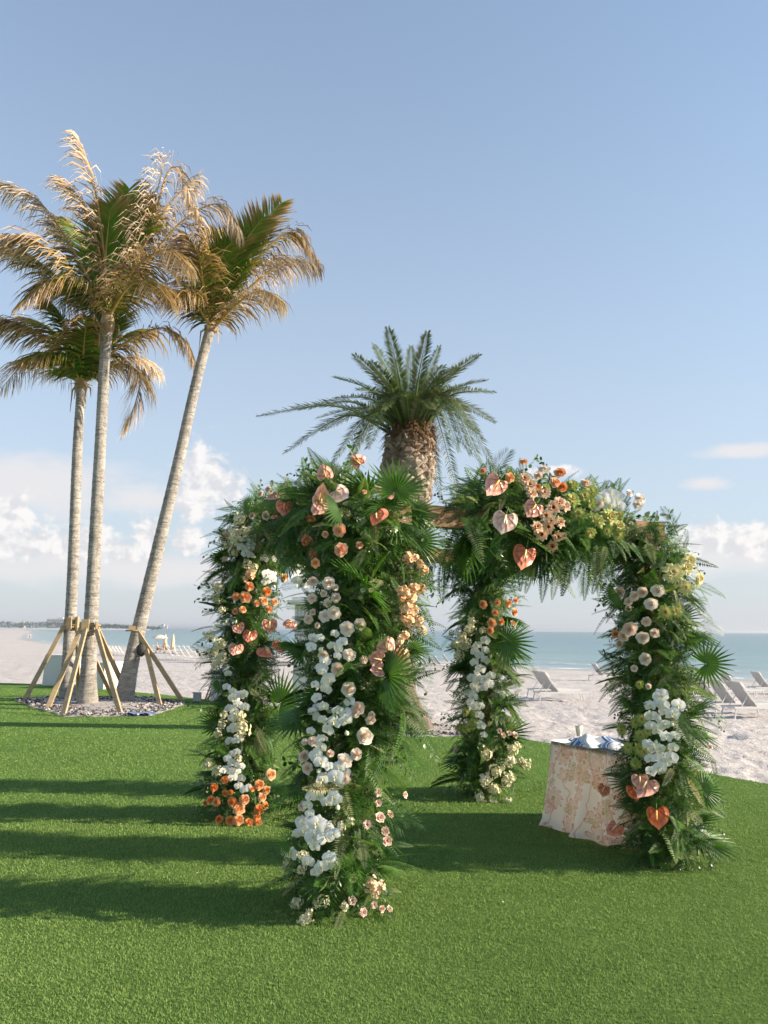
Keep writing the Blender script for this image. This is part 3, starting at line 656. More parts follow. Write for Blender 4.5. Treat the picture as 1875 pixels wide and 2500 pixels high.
# low white boxes on the sand behind the palms
def white_box(px0, px1, ytop, ybot, label, dpth, rz):
    a = G(px0, ybot); b = G(px1, ybot); w = (b - a).length; t = P(px0, ytop, a.y); c = (a + b) / 2
    r = root('storage_box', (c.x, c.y, -.06), rz, label=label, category='box', group='white boxes behind the palms')
    h = t.z + .05; mb = MB(); mb.box((0, dpth / 2, h / 2), (w, dpth, h), taper=.93); link('body', mb.mesh('body', 'white_paint', False), r, world=False)
    mb = MB(); mb.box((0, dpth / 2, h + .02), (w * .95, dpth * .95, .045)); link('lid', mb.mesh('lid', 'white_metal', False), r, world=False)
white_box(98, 186, 1602, 1674, 'left white box behind the palm trunks', .8, -.12)
white_box(190, 258, 1620, 1682, 'right white box with its sunlit end, behind the palm trunks', 1.1, -.32)
# little utility box on the lawn
u = G(481, 1716); r = root('utility_box', (u.x, u.y, 0), -.2, label='small grey utility box on a stake beside the palm bed', category='utility box')
mb = MB(); mb.box((0, 0, .125), (.15, .11, .17)); mb.box((-.02, 0, .22), (.17, .13, .02)); link('housing', mb.mesh('housing', 'grey_plastic', False), r, world=False)
for x in (-.04, .03): mb = MB(); mb.tube([(x, 0, -.02), (x, 0, .05)], .012, 8); link('stake', mb.mesh('stake', 'dark_rubber'), r, world=False)
mb = MB(); mb.tube([(.0, 0, .02), (-.25, -.1, .014), (-.5, -.05, .014), (-.8, -.25, .014)], .006, 5); link('cable', mb.mesh('cable', 'dark_rubber'), r, world=False)
# blue cloth left at the rim of the bed
u = G(342, 1748); n = 9; mb = MB(); pts = [((i / 8 - .5) * .50 + .06 * math.sin(j), (j / 5 - .5) * .26, .035 + .02 * math.sin(i * 1.3 + j)) for j in range(6) for i in range(n)]; mb.grid(pts, n, 6)
o = link('towel', mb.mesh('towel', 'blue_cloth'), None, Matrix.Translation((u.x, u.y, .02))); tag(o, 'crumpled blue towel at the front rim of the palm bed', 'towel')

# ------------------------------------------------------------------ date palm
dpY = DP.y
r = root('date_palm', (DP.x, DP.y, 0), label='date palm with thick scaly trunk rising behind the flower arch', category='palm tree')
path = [P(988, 1786, dpY), P(972, 1690, dpY), P(972, 1540, dpY), P(980, 1380, dpY), P(990, 1240, dpY), P(997, 1140, dpY), P(1003, 1060, dpY)]
path[0].z = -.1
me, C = trunk_mesh(path, [.52, .30, .27, .29, .38, .42, .33], 60, 'trunk', 'date_bark', .012, 22, 5); link('trunk', me, r)
lb = MB()                                                      # one diamond leaf base, copied
lb.add([(0, .0, -.105), (-.115, .0, 0), (0, 0, .095), (.115, 0, 0), (-.045, .055, .012), (.045, .055, .012), (0, .04, -.05)], [(0, 3, 5, 6), (0, 6, 4, 1), (4, 6, 5), (1, 4, 2), (4, 5, 2), (5, 3, 2)])
lbm = lb.mesh('leaf_base', 'leaf_base', False)
radii = [.52, .30, .27, .29, .38, .42, .33]
for j in range(19):                                            # upper trunk: clear diamonds
    t = .60 + j * .0198; k = t * 6; a = int(min(k, 5)); rad = radii[a] + (radii[a + 1] - radii[a]) * (k - a); c = C[min(59, int(t * 59))]; sz = .70 + .85 * max(0, t - .55) / .4
    for i in range(10):
        an = 2 * math.pi * (i + .5 * (j % 2) + random.uniform(-.1, .1)) / 10; o_ = Vector((math.cos(an), math.sin(an), 0))
        if o_.y > .45: continue                                # far side of the trunk shows nothing
        M = Matrix.Translation(c + o_ * (rad * .99)) @ Matrix.Rotation(an - math.pi / 2, 4, 'Z') @ Matrix.Rotation(-.15 + random.uniform(-.12, .12), 4, 'X') @ Matrix.Scale(sz * random.uniform(.75, 1.12), 4)
        link('leaf_base', lbm, r, M)
mb = MB(); cr = P(1003, 1048, dpY)                              # brown fibre below the crown
for i in range(900):
    a = random.uniform(0, 6.28); h = random.uniform(-.62, .15); o_ = Vector((math.cos(a), math.sin(a), 0)); p = cr + o_ * random.uniform(.34, .46) * (1 - .5 * max(0, h)) + Vector((0, 0, h if random.random() < .7 else h * .4)); q = p + o_ * random.uniform(.02, .12) + Vector((random.uniform(-.08, .08), 0, random.uniform(-.22, .12)))
    t_ = Vector((-o_.y, o_.x, 0)) * random.uniform(.008, .03); mb.add([p - t_, p + t_, q], [(0, 1, 2)])
o = link('fibre', mb.mesh('fibre', 'fibre', False), r); tag(o, kind='stuff')
mb = MB(); mb.tube([cr + Vector((0, 0, -.35)), cr, cr + Vector((0, 0, .35))], [.36, .30, .10], 14); link('crown_heart', mb.mesh('crown_heart', 'fibre'), r)
def date_frond(pts, seed, leaf=.34, n=76):
    rs = random.Random(seed); C = spline(pts, n + 6); mb = MB(); Rn = []; base = rs.random()
    for i in range(5, n + 6):
        t = (i - 5) / n; p = C[i]; d = (C[min(i + 1, n + 5)] - C[i - 1]).normalized(); s = d.cross(Vector((0, 0, 1))); s = s.normalized() if s.length > .05 else Vector((1, 0, 0)); u = s.cross(d).normalized()
        for sg in (-1, 1):
            for layer in (0, 1):
                if layer and rs.random() < .35: continue
                l = leaf * (.35 + .85 * math.sin(math.pi * (.10 + .80 * t))) * rs.uniform(.8, 1.15) * (1 if t < .93 else .7)
                dr = (s * sg * .72 + d * (.62 + .2 * t) + u * (.42 if layer else .1) + Vector((rs.uniform(-1, 1), rs.uniform(-1, 1), rs.uniform(-1, 1))) * .10).normalized()
                w = .0115; wd = d * w; m_ = p + dr * l * .45; e_ = p + dr * l + Vector((0, 0, -.02)); mb.add([p, m_ - wd, e_, m_ + wd], [(0, 1, 2, 3)]); Rn += [base * .8 + rs.uniform(0, .2)] * 4
    rb = MB(); rb.tube(C, [max(.004, .026 * (1 - i / (n + 6))) for i in range(n + 6)], 5)
    return mb.mesh('leaflets', 'date_green', False, {'rnd': Rn}), rb.mesh('frond', 'stem_green')
KD = 650 / 1659
def dpx(x, y): return 600 + x * KD, 780 + y * KD
tips = [(80, 600, 90), (240, 830, 150), (455, 610, 80), (548, 360, 60), (560, 488, 70), (470, 692, 100), (680, 222, 30), (800, 156, 20), (885, 55, 0), (1030, 170, 0), (1132, 82, 0), (1205, 170, 0), (1450, 222, 40), (1500, 380, 60), (1545, 450, 80), (1555, 640, 130),
        (1445, 705, 170), (1390, 560, 90), (1480, 930, 330), (1565, 955, 330), (1320, 1080, 330), (1215, 1112, 300), (535, 905, 200), (600, 990, 260), (780, 262, 30), (985, 470, 60), (1380, 420, 60), (650, 880, 240), (1230, 290, 10), (930, 250, 10), (760, 560, 120), (1290, 590, 130), (700, 430, 60), (1120, 330, 0), (1330, 820, 300), (860, 560, 140), (1160, 560, 100), (330, 560, 90), (1320, 300, 50), (1400, 840, 300), (760, 800, 250), (880, 780, 260)]
cc0 = (1020, 690)
for k, (x, y, sagp) in enumerate(tips):
    base = P(*dpx(*cc0), dpY); end0 = P(*dpx(x, y), dpY); flat = (end0 - base).length; dep = math.sqrt(max(0, 2.35 ** 2 - flat ** 2)) * (1 if k % 2 else -1) * .75
    if k in (25, 35, 36): dep = -1.5
    b3 = base + Vector(((x - cc0[0]) * .00034, -.12 if dep < 0 else .12, random.uniform(-.1, .1)))
    m_ = P(*dpx(cc0[0] + (x - cc0[0]) * .5, cc0[1] + (y - cc0[1]) * .5 - sagp * .9 - 25), dpY + dep * .5); e_ = P(*dpx(x, y), dpY + dep)
    lm, rm = date_frond([b3, m_, e_], 900 + k, .19); f = link('frond', rm, r); link('leaflets', lm, f)

# ------------------------------------------------------------------ beach kiosk seen between the columns
a = G(700, 1730); kw = 1.9
r = root('beach_kiosk', (a.x + kw / 2 + .05, a.y + .5, -.1), -.05, label='white boarded beach kiosk glimpsed between the two left columns', category='kiosk')
tz = P(740, 1473, a.y + .5).z + .1; lz = P(740, 1608, a.y + .5).z + .1
mb = MB(); mb.box((0, .7, lz / 2), (kw, 1.4, lz)); link('base_wall', mb.mesh('base_wall', 'white_paint', False), r, world=False)
mb = MB(); mb.box((0, .7, lz + .02), (kw + .12, 1.52, .05)); link('ledge', mb.mesh('ledge', 'white_metal', False), r, world=False)
nb = 26
for i in range(nb):
    mb = MB(); w = kw / nb; mb.box((-kw / 2 + w * (i + .5), .05, (lz + tz) / 2), (w * .86, .03 if i % 2 else .034, tz - lz - .1)); link('board', mb.mesh('board', 'white_paint', False), r, world=False)
mb = MB(); mb.box((0, .74, (lz + tz) / 2), (kw - .02, 1.3, tz - lz - .06)); link('upper_wall', mb.mesh('upper_wall', 'white_paint', False), r, world=False)
mb = MB(); mb.box((0, .7, tz + .02), (kw + .25, 1.65, .09)); mb.box((0, .7, tz + .10), (kw + .1, 1.5, .07)); link('roof', mb.mesh('roof', 'white_metal', False), r, world=False)
a = G(513, 1712); b = G(585, 1716); r = root('counter_panel', ((a.x + b.x) / 2, a.y, -.05), label='plain white panel standing left of the flower column', category='panel')
h = P(513, 1638, a.y).z + .05; mb = MB(); mb.box((0, .05, h / 2), ((b.x - a.x), .08, h)); link('board', mb.mesh('board', 'white_paint', False), r, world=False)
mb = MB(); mb.box((0, .05, h + .015), ((b.x - a.x) + .03, .11, .03)); link('cap', mb.mesh('cap', 'white_metal', False), r, world=False)
a = G(500, 1708); r = root('slat_trellis', (a.x, a.y, -.03), label='narrow wooden slat strip leaning against the white panel', category='trellis')
for i, (dx, lean) in enumerate(((0, .13), (.07, .10), (.13, .085))): mb = MB(); mb.bar((dx, 0, 0), (dx + lean, .12, .44), .035, .018); link('slat', mb.mesh('slat', 'timber', False), r, world=False)
for i in range(5): mb = MB(); mb.bar((-.01 + .02 * i, .02 + .02 * i, .06 + .085 * i), (.17 + .008 * i, .02 + .02 * i, .06 + .085 * i), .02, .014); link('slat', mb.mesh('slat', 'timber', False), r, world=False)

# ------------------------------------------------------------------ loungers
def make_lounger():
    r = root('sun_lounger')                                     # foot end towards +X
    fr = MB()
    for s in (-1, 1): fr.bar((-.92, s * .31, .30), (.95, s * .31, .30), .035, .05)
    for x in (-.90, .94): fr.bar((x, -.31, .30), (x, .31, .30), .035, .045)
    link('frame', fr.mesh('frame', 'white_metal', False), r, world=False)
    for x, dx in ((-.86, -.08), (.88, .06)):
        for s in (-1, 1): mb = MB(); mb.bar((x, s * .30, .29), (x + dx, s * .31, -.04), .035, .03); link('leg', mb.mesh('leg', 'white_metal', False), r, world=False)
    hinge = Vector((-.22, 0, .32)); tip = Vector((-.72, 0, .98))
    bf = MB()
    for s in (-1, 1): bf.bar(hinge + Vector((0, s * .30, 0)), tip + Vector((0, s * .30, 0)), .04, .035)
    bf.bar(tip + Vector((0, -.3, 0)), tip + Vector((0, .3, 0)), .035); link('back_frame', bf.mesh('back_frame', 'white_metal', False), r, world=False)
    for s in (-1, 1): mb = MB(); mb.bar((-.47, s * .26, .62), (-.70, s * .27, .30), .018); link('back_strut', mb.mesh('back_strut', 'white_metal', False), r, world=False)
    def sling(p, q, sag, name, th=.012):
        mb = MB(); p, q = Vector(p), Vector(q); nrm = Vector((-(q - p).z, 0, (q - p).x)).normalized(); n = 9
        top = [p.lerp(q, i / (n - 1)) + nrm * (-sag * math.sin(math.pi * i / (n - 1))) + Vector((0, y, 0)) for y in (-.285, .285) for i in range(n)]
        bot = [t - nrm * th for t in top]; mb.grid(top, n, 2); mb.grid(bot, n, 2)
        return link(name, mb.mesh(name, 'sling_white'), r, world=False)
    sling(tip + Vector((0, 0, 0)), hinge, .035, 'back_sling'); sling(hinge + Vector((.02, 0, 0)), (.92, 0, .32), .03, 'seat_sling')
    mb = MB(); c = tip.lerp(hinge, .14); d = (hinge - tip).normalized(); nn = Vector((-d.z, 0, d.x)); nn = nn if nn.x > 0 else -nn
    mb.bar(c + Vector((0, -.27, 0)) + nn * .03, c + Vector((0, .27, 0)) + nn * .03, .06, .20, up=d); link('head_pillow', mb.mesh('head_pillow', 'sling_white'), r, world=False)
    return r
lounger = make_lounger(); used = False
def put_lounger(px, py, label, group, az=80):
    global used
    p = GB(px, py); rz = R_(90 - az); kw = dict(label=label, category='sun lounger', group=group)
    if not used: o = lounger; o.location = p; o.rotation_euler = (0, 0, rz); tag(o, **kw); used = True
    else: o = copy_tree(lounger, p, rz, **kw)
    return o
gR = 'white loungers on the sand at right'; gC = 'white loungers beyond the arch'; gL = 'far rows of white loungers at left'
put_lounger(1372, 1711, 'front lounger of the pair on the sand between back and right columns', gC); put_lounger(1352, 1703, 'rear lounger of the pair between the back and right columns', gC, 77)
put_lounger(1478, 1662, 'lone lounger half hidden behind the right column fronds', gC)
put_lounger(1800, 1742, 'near left lounger of the group at the right edge', gR, 78); put_lounger(1852, 1752, 'nearest lounger cut off by the right edge', gR, 80)
put_lounger(1806, 1702, 'lounger standing farther back in the group at the right edge', gR, 78); put_lounger(1752, 1726, 'lounger mostly hidden behind the right flower column', gR); put_lounger(1880, 1694, 'farthest lounger at the right edge', gR)
for i, (x, y) in enumerate(((1046, 1631), (1064, 1625), (1081, 1632), (1100, 1625))): put_lounger(x, y, ('leftmost', 'second', 'third', 'rightmost')[i] + ' of four far loungers between front and back columns', gC)
def q3(x, y): return 360 + x / 9.217, 1540 + y / 9.217
for i, (x, y) in enumerate(((620, 640), (760, 650), (905, 670), (1040, 680), (1220, 710), (1340, 720))): put_lounger(*q3(x, y), ('first', 'second', 'third', 'fourth', 'fifth', 'sixth')[i] + ' lounger from left in front row right of the leaning palm', gL)
for i, (x, y) in enumerate(((720, 520), (820, 525), (930, 520), (1040, 530))): put_lounger(*q3(x, y), ('first', 'second', 'third', 'last')[i] + ' lounger in the back row beside the closed umbrellas', gL)
for i, (x, y) in enumerate(((250, 500), (345, 500), (450, 500), (560, 480))): put_lounger(*q3(x, y), ('first', 'second', 'third', 'fourth')[i] + ' lounger from left under the beach umbrellas', gL)
for i in range(6): put_lounger(262 + i * 8.6, 1597 + i * .8, ('first', 'second', 'third', 'fourth', 'fifth', 'sixth')[i] + ' lounger of the row between the tallest and leaning palms', gL)
# umbrellas
def umbrella(px, py, label, open_=False):
    p = GB(px, py); r = root('beach_umbrella', p, label=label, category='umbrella', group='beach umbrellas')
    mb = MB(); mb.tube([(0, 0, -.1), (0, 0, 2.2)], .022, 8); link('pole', mb.mesh('pole', 'white_metal'), r, world=False)
    mb = MB(); n = 32
    if open_:
        pts = [(q * 1.0 * math.cos(2 * math.pi * i / n), q * 1.0 * math.sin(2 * math.pi * i / n), 2.25 - .42 * q ** 1.7 - (.03 * (i % 4 == 0)) * q) for q in (0.02, .35, .7, 1) for i in range(n)]
        mb.grid(pts, n, 4, wrap=True); link('canopy', mb.mesh('canopy', 'canvas_cream'), r, Matrix.Translation((.35, 0, 0)) , world=False)
    else:
        pts = [(rr * (1 + .22 * math.cos(8 * 2 * math.pi * i / n)) * math.cos(2 * math.pi * i / n), rr * (1 + .22 * math.cos(8 * 2 * math.pi * i / n)) * math.sin(2 * math.pi * i / n), z) for rr, z in ((.03, 2.35), (.10, 2.1), (.16, 1.6), (.20, 1.0), (.24, .62), (.20, .60)) for i in range(n)]
        mb.grid(pts, n, 6, wrap=True); link('canopy', mb.mesh('canopy', 'canvas_cream'), r, world=False)
    mb = MB(); mb.lathe([(.001, .12), (.2, .10), (.24, 0), (.24, -.05)], 16); link('base', mb.mesh('base', 'grey_plastic'), r, world=False)
umbrella(*q3(200, 500), 'open cream umbrella tilted over the far loungers', True); umbrella(*q3(388, 500), 'closed cream umbrella nearest the open one'); umbrella(*q3(562, 520), 'closed cream umbrella beside the back row of loungers')
# people far down the beach
def person(px, py, label, sitting=False, h=1.7, cloth='swimwear'):
    p = GB(px, py); r = root('person', p, label=label, category='person'); k = h / 1.75
    me = bpy.data.meshes.new('body')
    if sitting: J = [((0, 0, .50), .15), ((-.10, 0, .80), .16), ((-.17, 0, 1.02), .06), ((-.18, 0, 1.16), .105), ((-.14, .2, .97), .06), ((.0, .25, .72), .045), ((.2, .2, .62), .035), ((-.14, -.2, .97), .06), ((.0, -.25, .72), .045), ((.2, -.2, .62), .035), ((.42, .10, .55), .08), ((.82, .10, .42), .05), ((.42, -.10, .55), .08), ((.82, -.10, .42), .05)]
    else: J = [((0, 0, .92), .14), ((0, 0, 1.25), .15), ((0, 0, 1.46), .055), ((0, 0, 1.62), .10), ((0, .19, 1.40), .055), ((.04, .25, 1.12), .042), ((.1, .24, .88), .034), ((0, -.19, 1.40), .055), ((.02, -.25, 1.12), .042), ((.12, -.22, .9), .034), ((.06, .10, .5), .075), ((.0, .10, .02), .045), ((-.08, -.10, .5), .075), ((-.16, -.10, .02), .045)]
    E = [(0, 1), (1, 2), (2, 3), (1, 4), (4, 5), (5, 6), (1, 7), (7, 8), (8, 9), (0, 10), (10, 11), (0, 12), (12, 13)]
    me.from_pydata([tuple(x * k for x in j[0]) for j in J], E, []); me.materials.append(MATS['skin']); o = link('body', me, r, world=False)
    o.modifiers.new('skin', 'SKIN')
    for i, j in enumerate(J): me.skin_vertices[0].data[i].radius = (j[1] * k, j[1] * k)
    me.skin_vertices[0].data[0].use_root = True
    o.modifiers.new('sub', 'SUBSURF').levels = 1; o.modifiers['sub'].render_levels = 1
    mb = MB(); z = (.48 if sitting else .86) * k; mb.lathe([(.165 * k, z - .08), (.185 * k, z), (.17 * k, z + .14)], 14); link('swimsuit', mb.mesh('swimsuit', cloth), r, world=False)
    mb = MB(); c = Vector(J[3][0]) * k; mb.lathe([(.001, .125 * k), (.07 * k, .10 * k), (.115 * k, .03 * k), (.10 * k, -.04 * k)], 12, c); link('hair', mb.mesh('hair', 'brown_cloth'), r, world=False)
person(72, 1562, 'small figure walking at the waterline far down the beach'); person(*q3(425, 505), 'figure sitting by the closed umbrella among far loungers', True, cloth='brown_cloth'); person(*q3(235, 500), 'figure reclining below the open umbrella on the beach', True)
# ------------------------------------------------------------------ flower arch: four posts, four beams, greenery and blooms
SIDE = 2.46; UX = Vector((.920, .392, 0)); VX = Vector((-.392, .920, 0)); BZ = 2.36
CF = Vector((-.26, 4.97, 0)); CR = CF + UX * SIDE; CL = CF + VX * SIDE; CB = CF + (UX + VX) * SIDE
arch = root('flower_arch', (CF + CB) / 2, label='square wooden wedding arch covered in ferns, palm leaves, roses, orchids and anthuriums', category='wedding arch')
HOST = {}
for nm_, c in (('F', CF), ('R', CR), ('L', CL), ('B', CB)):
    mb = MB(); mb.bar(c, c + Vector((0, 0, BZ - .055)), .09, .09, up=UX); link('post', mb.mesh('post', 'timber', False), arch)
    HOST[nm_] = (c, c + Vector((0, 0, BZ + .05)))
for nm_, a, b, dz in (('FR', CF, CR, 0), ('LB', CL, CB, 0), ('FL', CF, CL, .0), ('RB', CR, CB, 0)):
    d = (b - a).normalized(); ext = .12 if nm_ in ('FR', 'LB') else -.05
    mb = MB(); z = Vector((0, 0, BZ + .01)); mb.bar(a - d * ext + z, b + d * ext + z, .09, .14); link('beam', mb.mesh('beam', 'timber', False), arch)
    HOST[nm_] = (a + z, b + z)

HOST['FR2'] = (CF.lerp(CR, .40) + Vector((0, 0, BZ + .20)), CF.lerp(CR, .82) + Vector((0, 0, BZ + .14))); HOST['F2'] = (CF + Vector((.20, .04, .95)), CF + Vector((.22, .04, 2.42))); HOST['FL2'] = (CF + Vector((0, 0, BZ + .12)), CL + Vector((0, 0, BZ + .22))); HOST['L2'] = (CL + Vector((0, 0, 2.2)), CL + Vector((-.05, 0, 2.72)))
# ---- prototypes ------------------------------------------------------------
def frond_proto(name, mat, n=22, L=1.0, w=.5, bend=.25, ang=.55, lw=.030, prof='fern', vee=.15, side=.06, seed=0, stem=.12, droop=.1):
    rs = random.Random(seed); mb = MB()
    def C(t): return Vector((side * t * t * L, L * t * (1 - .25 * abs(bend) * t), -bend * L * t * t))
    for i in range(n):
        t = stem + (1 - stem) * (i + .5) / n; p = C(t); d = (C(t + .01) - C(t - .01)).normalized(); s0 = d.cross(Vector((0, 0, 1))).normalized(); u = s0.cross(d).normalized()
        q = (t - stem) / (1 - stem)
        if prof == 'fern': l = w * .5 * (math.sin(math.pi * (.14 + .80 * q)) ** .8) * (1.05 - .35 * q)
        elif prof == 'tri': l = w * .5 * (1.0 - q) ** .75 * (.75 + .5 * min(1, q * 6))
        else: l = w * .5 * (math.sin(math.pi * (.22 + .70 * q)) ** .6)
        for sg in (-1, 1):
            ll = l * rs.uniform(.88, 1.08); a_ = ang + (.35 if prof == 'palm' else .50 * q) * q + rs.uniform(-.08, .08)
            dr = (s0 * sg * math.cos(a_) + d * math.sin(a_) + u * vee).normalized(); m_ = p + dr * ll * .45; e_ = p + dr * ll - u * ll * droop
            wd = d * lw * L * (.5 if prof == 'palm' else .62); mb.add([p, m_ - wd, e_, m_ + wd] if sg > 0 else [p, m_ + wd, e_, m_ - wd], [(0, 1, 2, 3)])
    for i in range(8):
        a, b = C(i / 8), C((i + 1) / 8); r0, r1 = .010 * L * (1 - i / 8.5), .010 * L * (1 - (i + 1) / 8.5)
        mb.add([a + Vector((-r0, 0, .003)), a + Vector((r0, 0, .003)), b + Vector((r1, 0, .003)), b + Vector((-r1, 0, .003))], [(0, 1, 2, 3)])
    return mb.mesh(name, mat, False)
FERN = [frond_proto('fern_frond', 'fern_green', 26, 1, .34, .22, .12, .026, 'fern', .10, .05, 1), frond_proto('fern_frond', 'fern_green', 28, 1, .30, .45, .10, .025, 'fern', .12, -.08, 2),
        frond_proto('fern_frond', 'fern_green', 24, 1, .52, .18, .20, .028, 'tri', .06, .04, 3), frond_proto('fern_frond', 'fern_green', 26, 1, .36, .65, .15, .026, 'fern', .18, .10, 4)]
PALE = [frond_proto('fern_frond', 'fern_pale', 24, 1, .42, .30, .15, .026, 'fern', .12, .06, 5), frond_proto('fern_frond', 'fern_pale', 26, 1, .32, .5, .12, .026, 'fern', .15, -.06, 6)]
ARECA = [frond_proto('palm_frond', 'palm_green', 26, 1, .62, .35, .62, .017, 'palm', .25, .06, 7, .2, .22), frond_proto('palm_frond', 'palm_green', 24, 1, .80, .20, .70, .016, 'palm', .18, -.05, 8, .15, .12)]
def fan_proto(name, blades, spread, seed, fold=.03, droop=.15):
    rs = random.Random(seed); mb = MB()
    for i in range(blades):
        a = (-.5 + i / (blades - 1)) * spread; L = (1 - .22 * abs(2 * i / (blades - 1) - 1) ** 2) * rs.uniform(.92, 1.04); d = Vector((math.sin(a), math.cos(a), 0)); s_ = Vector((d.y, -d.x, 0)); w = .044
        def pt(t): return d * L * t + Vector((0, 0, -droop * t * t + .04 * math.cos(a) * t))
        r = [(.03, .008), (.34, w * .95), (.62, w * .85), (1, 0)]; vs_ = []
        for t, ww in r[:3]: c = pt(t); vs_ += [c - s_ * ww, c + Vector((0, 0, fold * (1 if t > .1 else .2))), c + s_ * ww]
        vs_.append(pt(1)); mb.add(vs_, [(0, 3, 4, 1), (1, 4, 5, 2), (3, 6, 7, 4), (4, 7, 8, 5), (6, 9, 7), (7, 9, 8)])
    mb.tube([(0, .04, 0), (0, -.1, -.02), (0, -.5, -.10)], [.014, .012, .010], 5)
    return mb.mesh(name, 'palm_green', False)
FAN = [fan_proto('fan_leaf', 24, 4.9, 1), fan_proto('fan_leaf', 18, 3.0, 2, droop=.22), fan_proto('fan_leaf', 20, 3.9, 3, droop=.08)]
def sprig_proto(name, n, seed, leafw=.062, leafl=.085, bend=.35):
    rs = random.Random(seed); mb = MB()
    def C(t): return Vector((.07 * math.sin(5 * t + seed), t, -bend * t * t))
    for i in range(n):
        t = .08 + .92 * i / (n - 1); p = C(t); d = (C(t + .01) - C(t - .01)).normalized(); a = i * 2.4 + rs.uniform(-.4, .4)
        u = d.orthogonal().normalized(); v = d.cross(u); o_ = (u * math.cos(a) + v * math.sin(a)); dr = (o_ + d * .5 + Vector((0, 0, -.25))).normalized(); s_ = dr.cross(Vector((rs.uniform(-.5, .5), rs.uniform(-.5, .5), 1))).normalized(); k = rs.uniform(.75, 1.2)
        L, W = leafl * k, leafw * k * .5; nn = dr.cross(s_) * .008; m1, m2 = p + dr * L * .35, p + dr * L * .7
        mb.add([p, m1 - s_ * W, m1 + nn, m1 + s_ * W, m2 - s_ * W * .8, m2 + nn, m2 + s_ * W * .8, p + dr * L], [(0, 1, 2), (0, 2, 3), (1, 4, 5, 2), (2, 5, 6, 3), (4, 7, 5), (5, 7, 6)])
    mb.tube([C(i / 8) for i in range(9)], [.006 * (1 - i / 10) for i in range(9)], 4)
    return mb.mesh(name, 'vine_green', True)
SPRIG = [sprig_proto('leaf_sprig', 18, 1, .075, .11), sprig_proto('leaf_sprig', 22, 2, .05, .12, .6), sprig_proto('leaf_sprig', 16, 3, .10, .12, .15)]
def bloom(name, mat, rings, seed, ruf=.06, nu=5, nv=4, point=.0, lobes=0):
    """rings: (count, base radius, rim radius, base z, rim z, width factor, t0, t1)"""
    rs = random.Random(seed); mb = MB(); T = []
    for k, (cnt, r0, r1, z0, z1, wf, t0, t1) in enumerate(rings):
        ph = rs.random() * 6.28
        for j in range(cnt):
            a0 = ph + 2 * math.pi * j / cnt + rs.uniform(-.12, .12); half = math.pi / cnt * wf; rr = rs.uniform(.93, 1.08); pts = []
            for v in range(nv):
                h = v / (nv - 1)
                for u in range(nu):
                    x = u / (nu - 1) * 2 - 1; hh = h * (1 - .22 * x * x * h) + point * h * (1 - abs(x)) * (h > .9)
                    rad = (r0 + (r1 - r0) * hh ** .8) * rr; flare = .10 * r1 * max(0, h - .6) * 2.5; a = a0 + x * half * (.55 + .45 * math.sin(math.pi * min(1, .25 + h * .55)))
                    wob = ruf * h * math.sin(5 * x + j * 2.1 + k) * r1; rad += flare + wob; z = z0 + (z1 - z0) * math.sin(hh * math.pi / 2) - .10 * r1 * (h > .99) + ruf * .4 * math.sin(7 * x + j) * h * r1
                    pts.append((rad * math.cos(a), rad * math.sin(a), z)); T.append(t0 + (t1 - t0) * h)
            mb.grid(pts, nu, nv)
    return mb, T
def mk(name, mat, rings, seed, heart=None, **kw):
    mb, T = bloom(name, mat, rings, seed, **kw)
    if heart: n0 = len(mb.v); mb.lathe([(.10, heart - .25), (.095, heart - .09), (.06, heart - .02), (.001, heart)], 9); T += [.12 + .25 * ((i // 9) == 1) for i in range(len(mb.v) - n0)]
    return mb.mesh(name, mat, True, {'t': T})
ROSE_R = [(3, .01, .045, -.02, .36, 1.5, 0, .15), (3, .03, .09, -.02, .365, 1.5, .05, .3), (4, .05, .14, -.04, .36, 1.5, .1, .45), (4, .07, .195, -.06, .345, 1.5, .15, .55), (5, .10, .255, -.08, .32, 1.45, .25, .65), (5, .12, .32, -.10, .285, 1.4, .35, .75), (6, .13, .385, -.12, .225, 1.35, .45, .85), (6, .12, .46, -.14, .13, 1.3, .55, 1)]
TIGHT_R = [(3, .01, .045, -.05, .42, 1.5, 0, .15), (3, .03, .09, -.05, .425, 1.5, .05, .3), (4, .05, .15, -.08, .41, 1.5, .15, .5), (4, .08, .21, -.12, .38, 1.5, .25, .6), (5, .11, .28, -.16, .33, 1.45, .35, .75), (5, .13, .36, -.2, .25, 1.4, .45, .9), (5, .13, .44, -.24, .14, 1.3, .6, 1)]
ROSES = {}
for key, mat in (('po', 'rose_peach'), ('or', 'rose_orange'), ('co', 'rose_coral'), ('bl', 'rose_blush'), ('cr', 'rose_cream')):
    ROSES[key] = [mk('rose', mat, ROSE_R, 3, .35), mk('rose', mat, TIGHT_R, 5, .41), mk('rose', mat, ROSE_R, 8, .35, point=.18)]
GREENB = {'gr': [mk('ruffled_bloom', 'bloom_green', [(4, .03, .16, .0, .30, 1.3, 0, .4), (5, .06, .30, -.04, .26, 1.25, .1, .7), (6, .08, .44, -.06, .14, 1.2, .2, 1), (6, .08, .52, -.10, -.02, 1.1, .3, 1)], s, ruf=.22, nu=6) for s in (1, 2)],
          'ye': [mk('ruffled_bloom', 'bloom_yellow', [(4, .03, .16, .0, .30, 1.3, 0, .4), (6, .06, .34, -.04, .24, 1.2, .1, .7), (7, .08, .52, -.06, .06, 1.0, .2, 1)], s, ruf=.16, nu=5) for s in (3, 4)]}
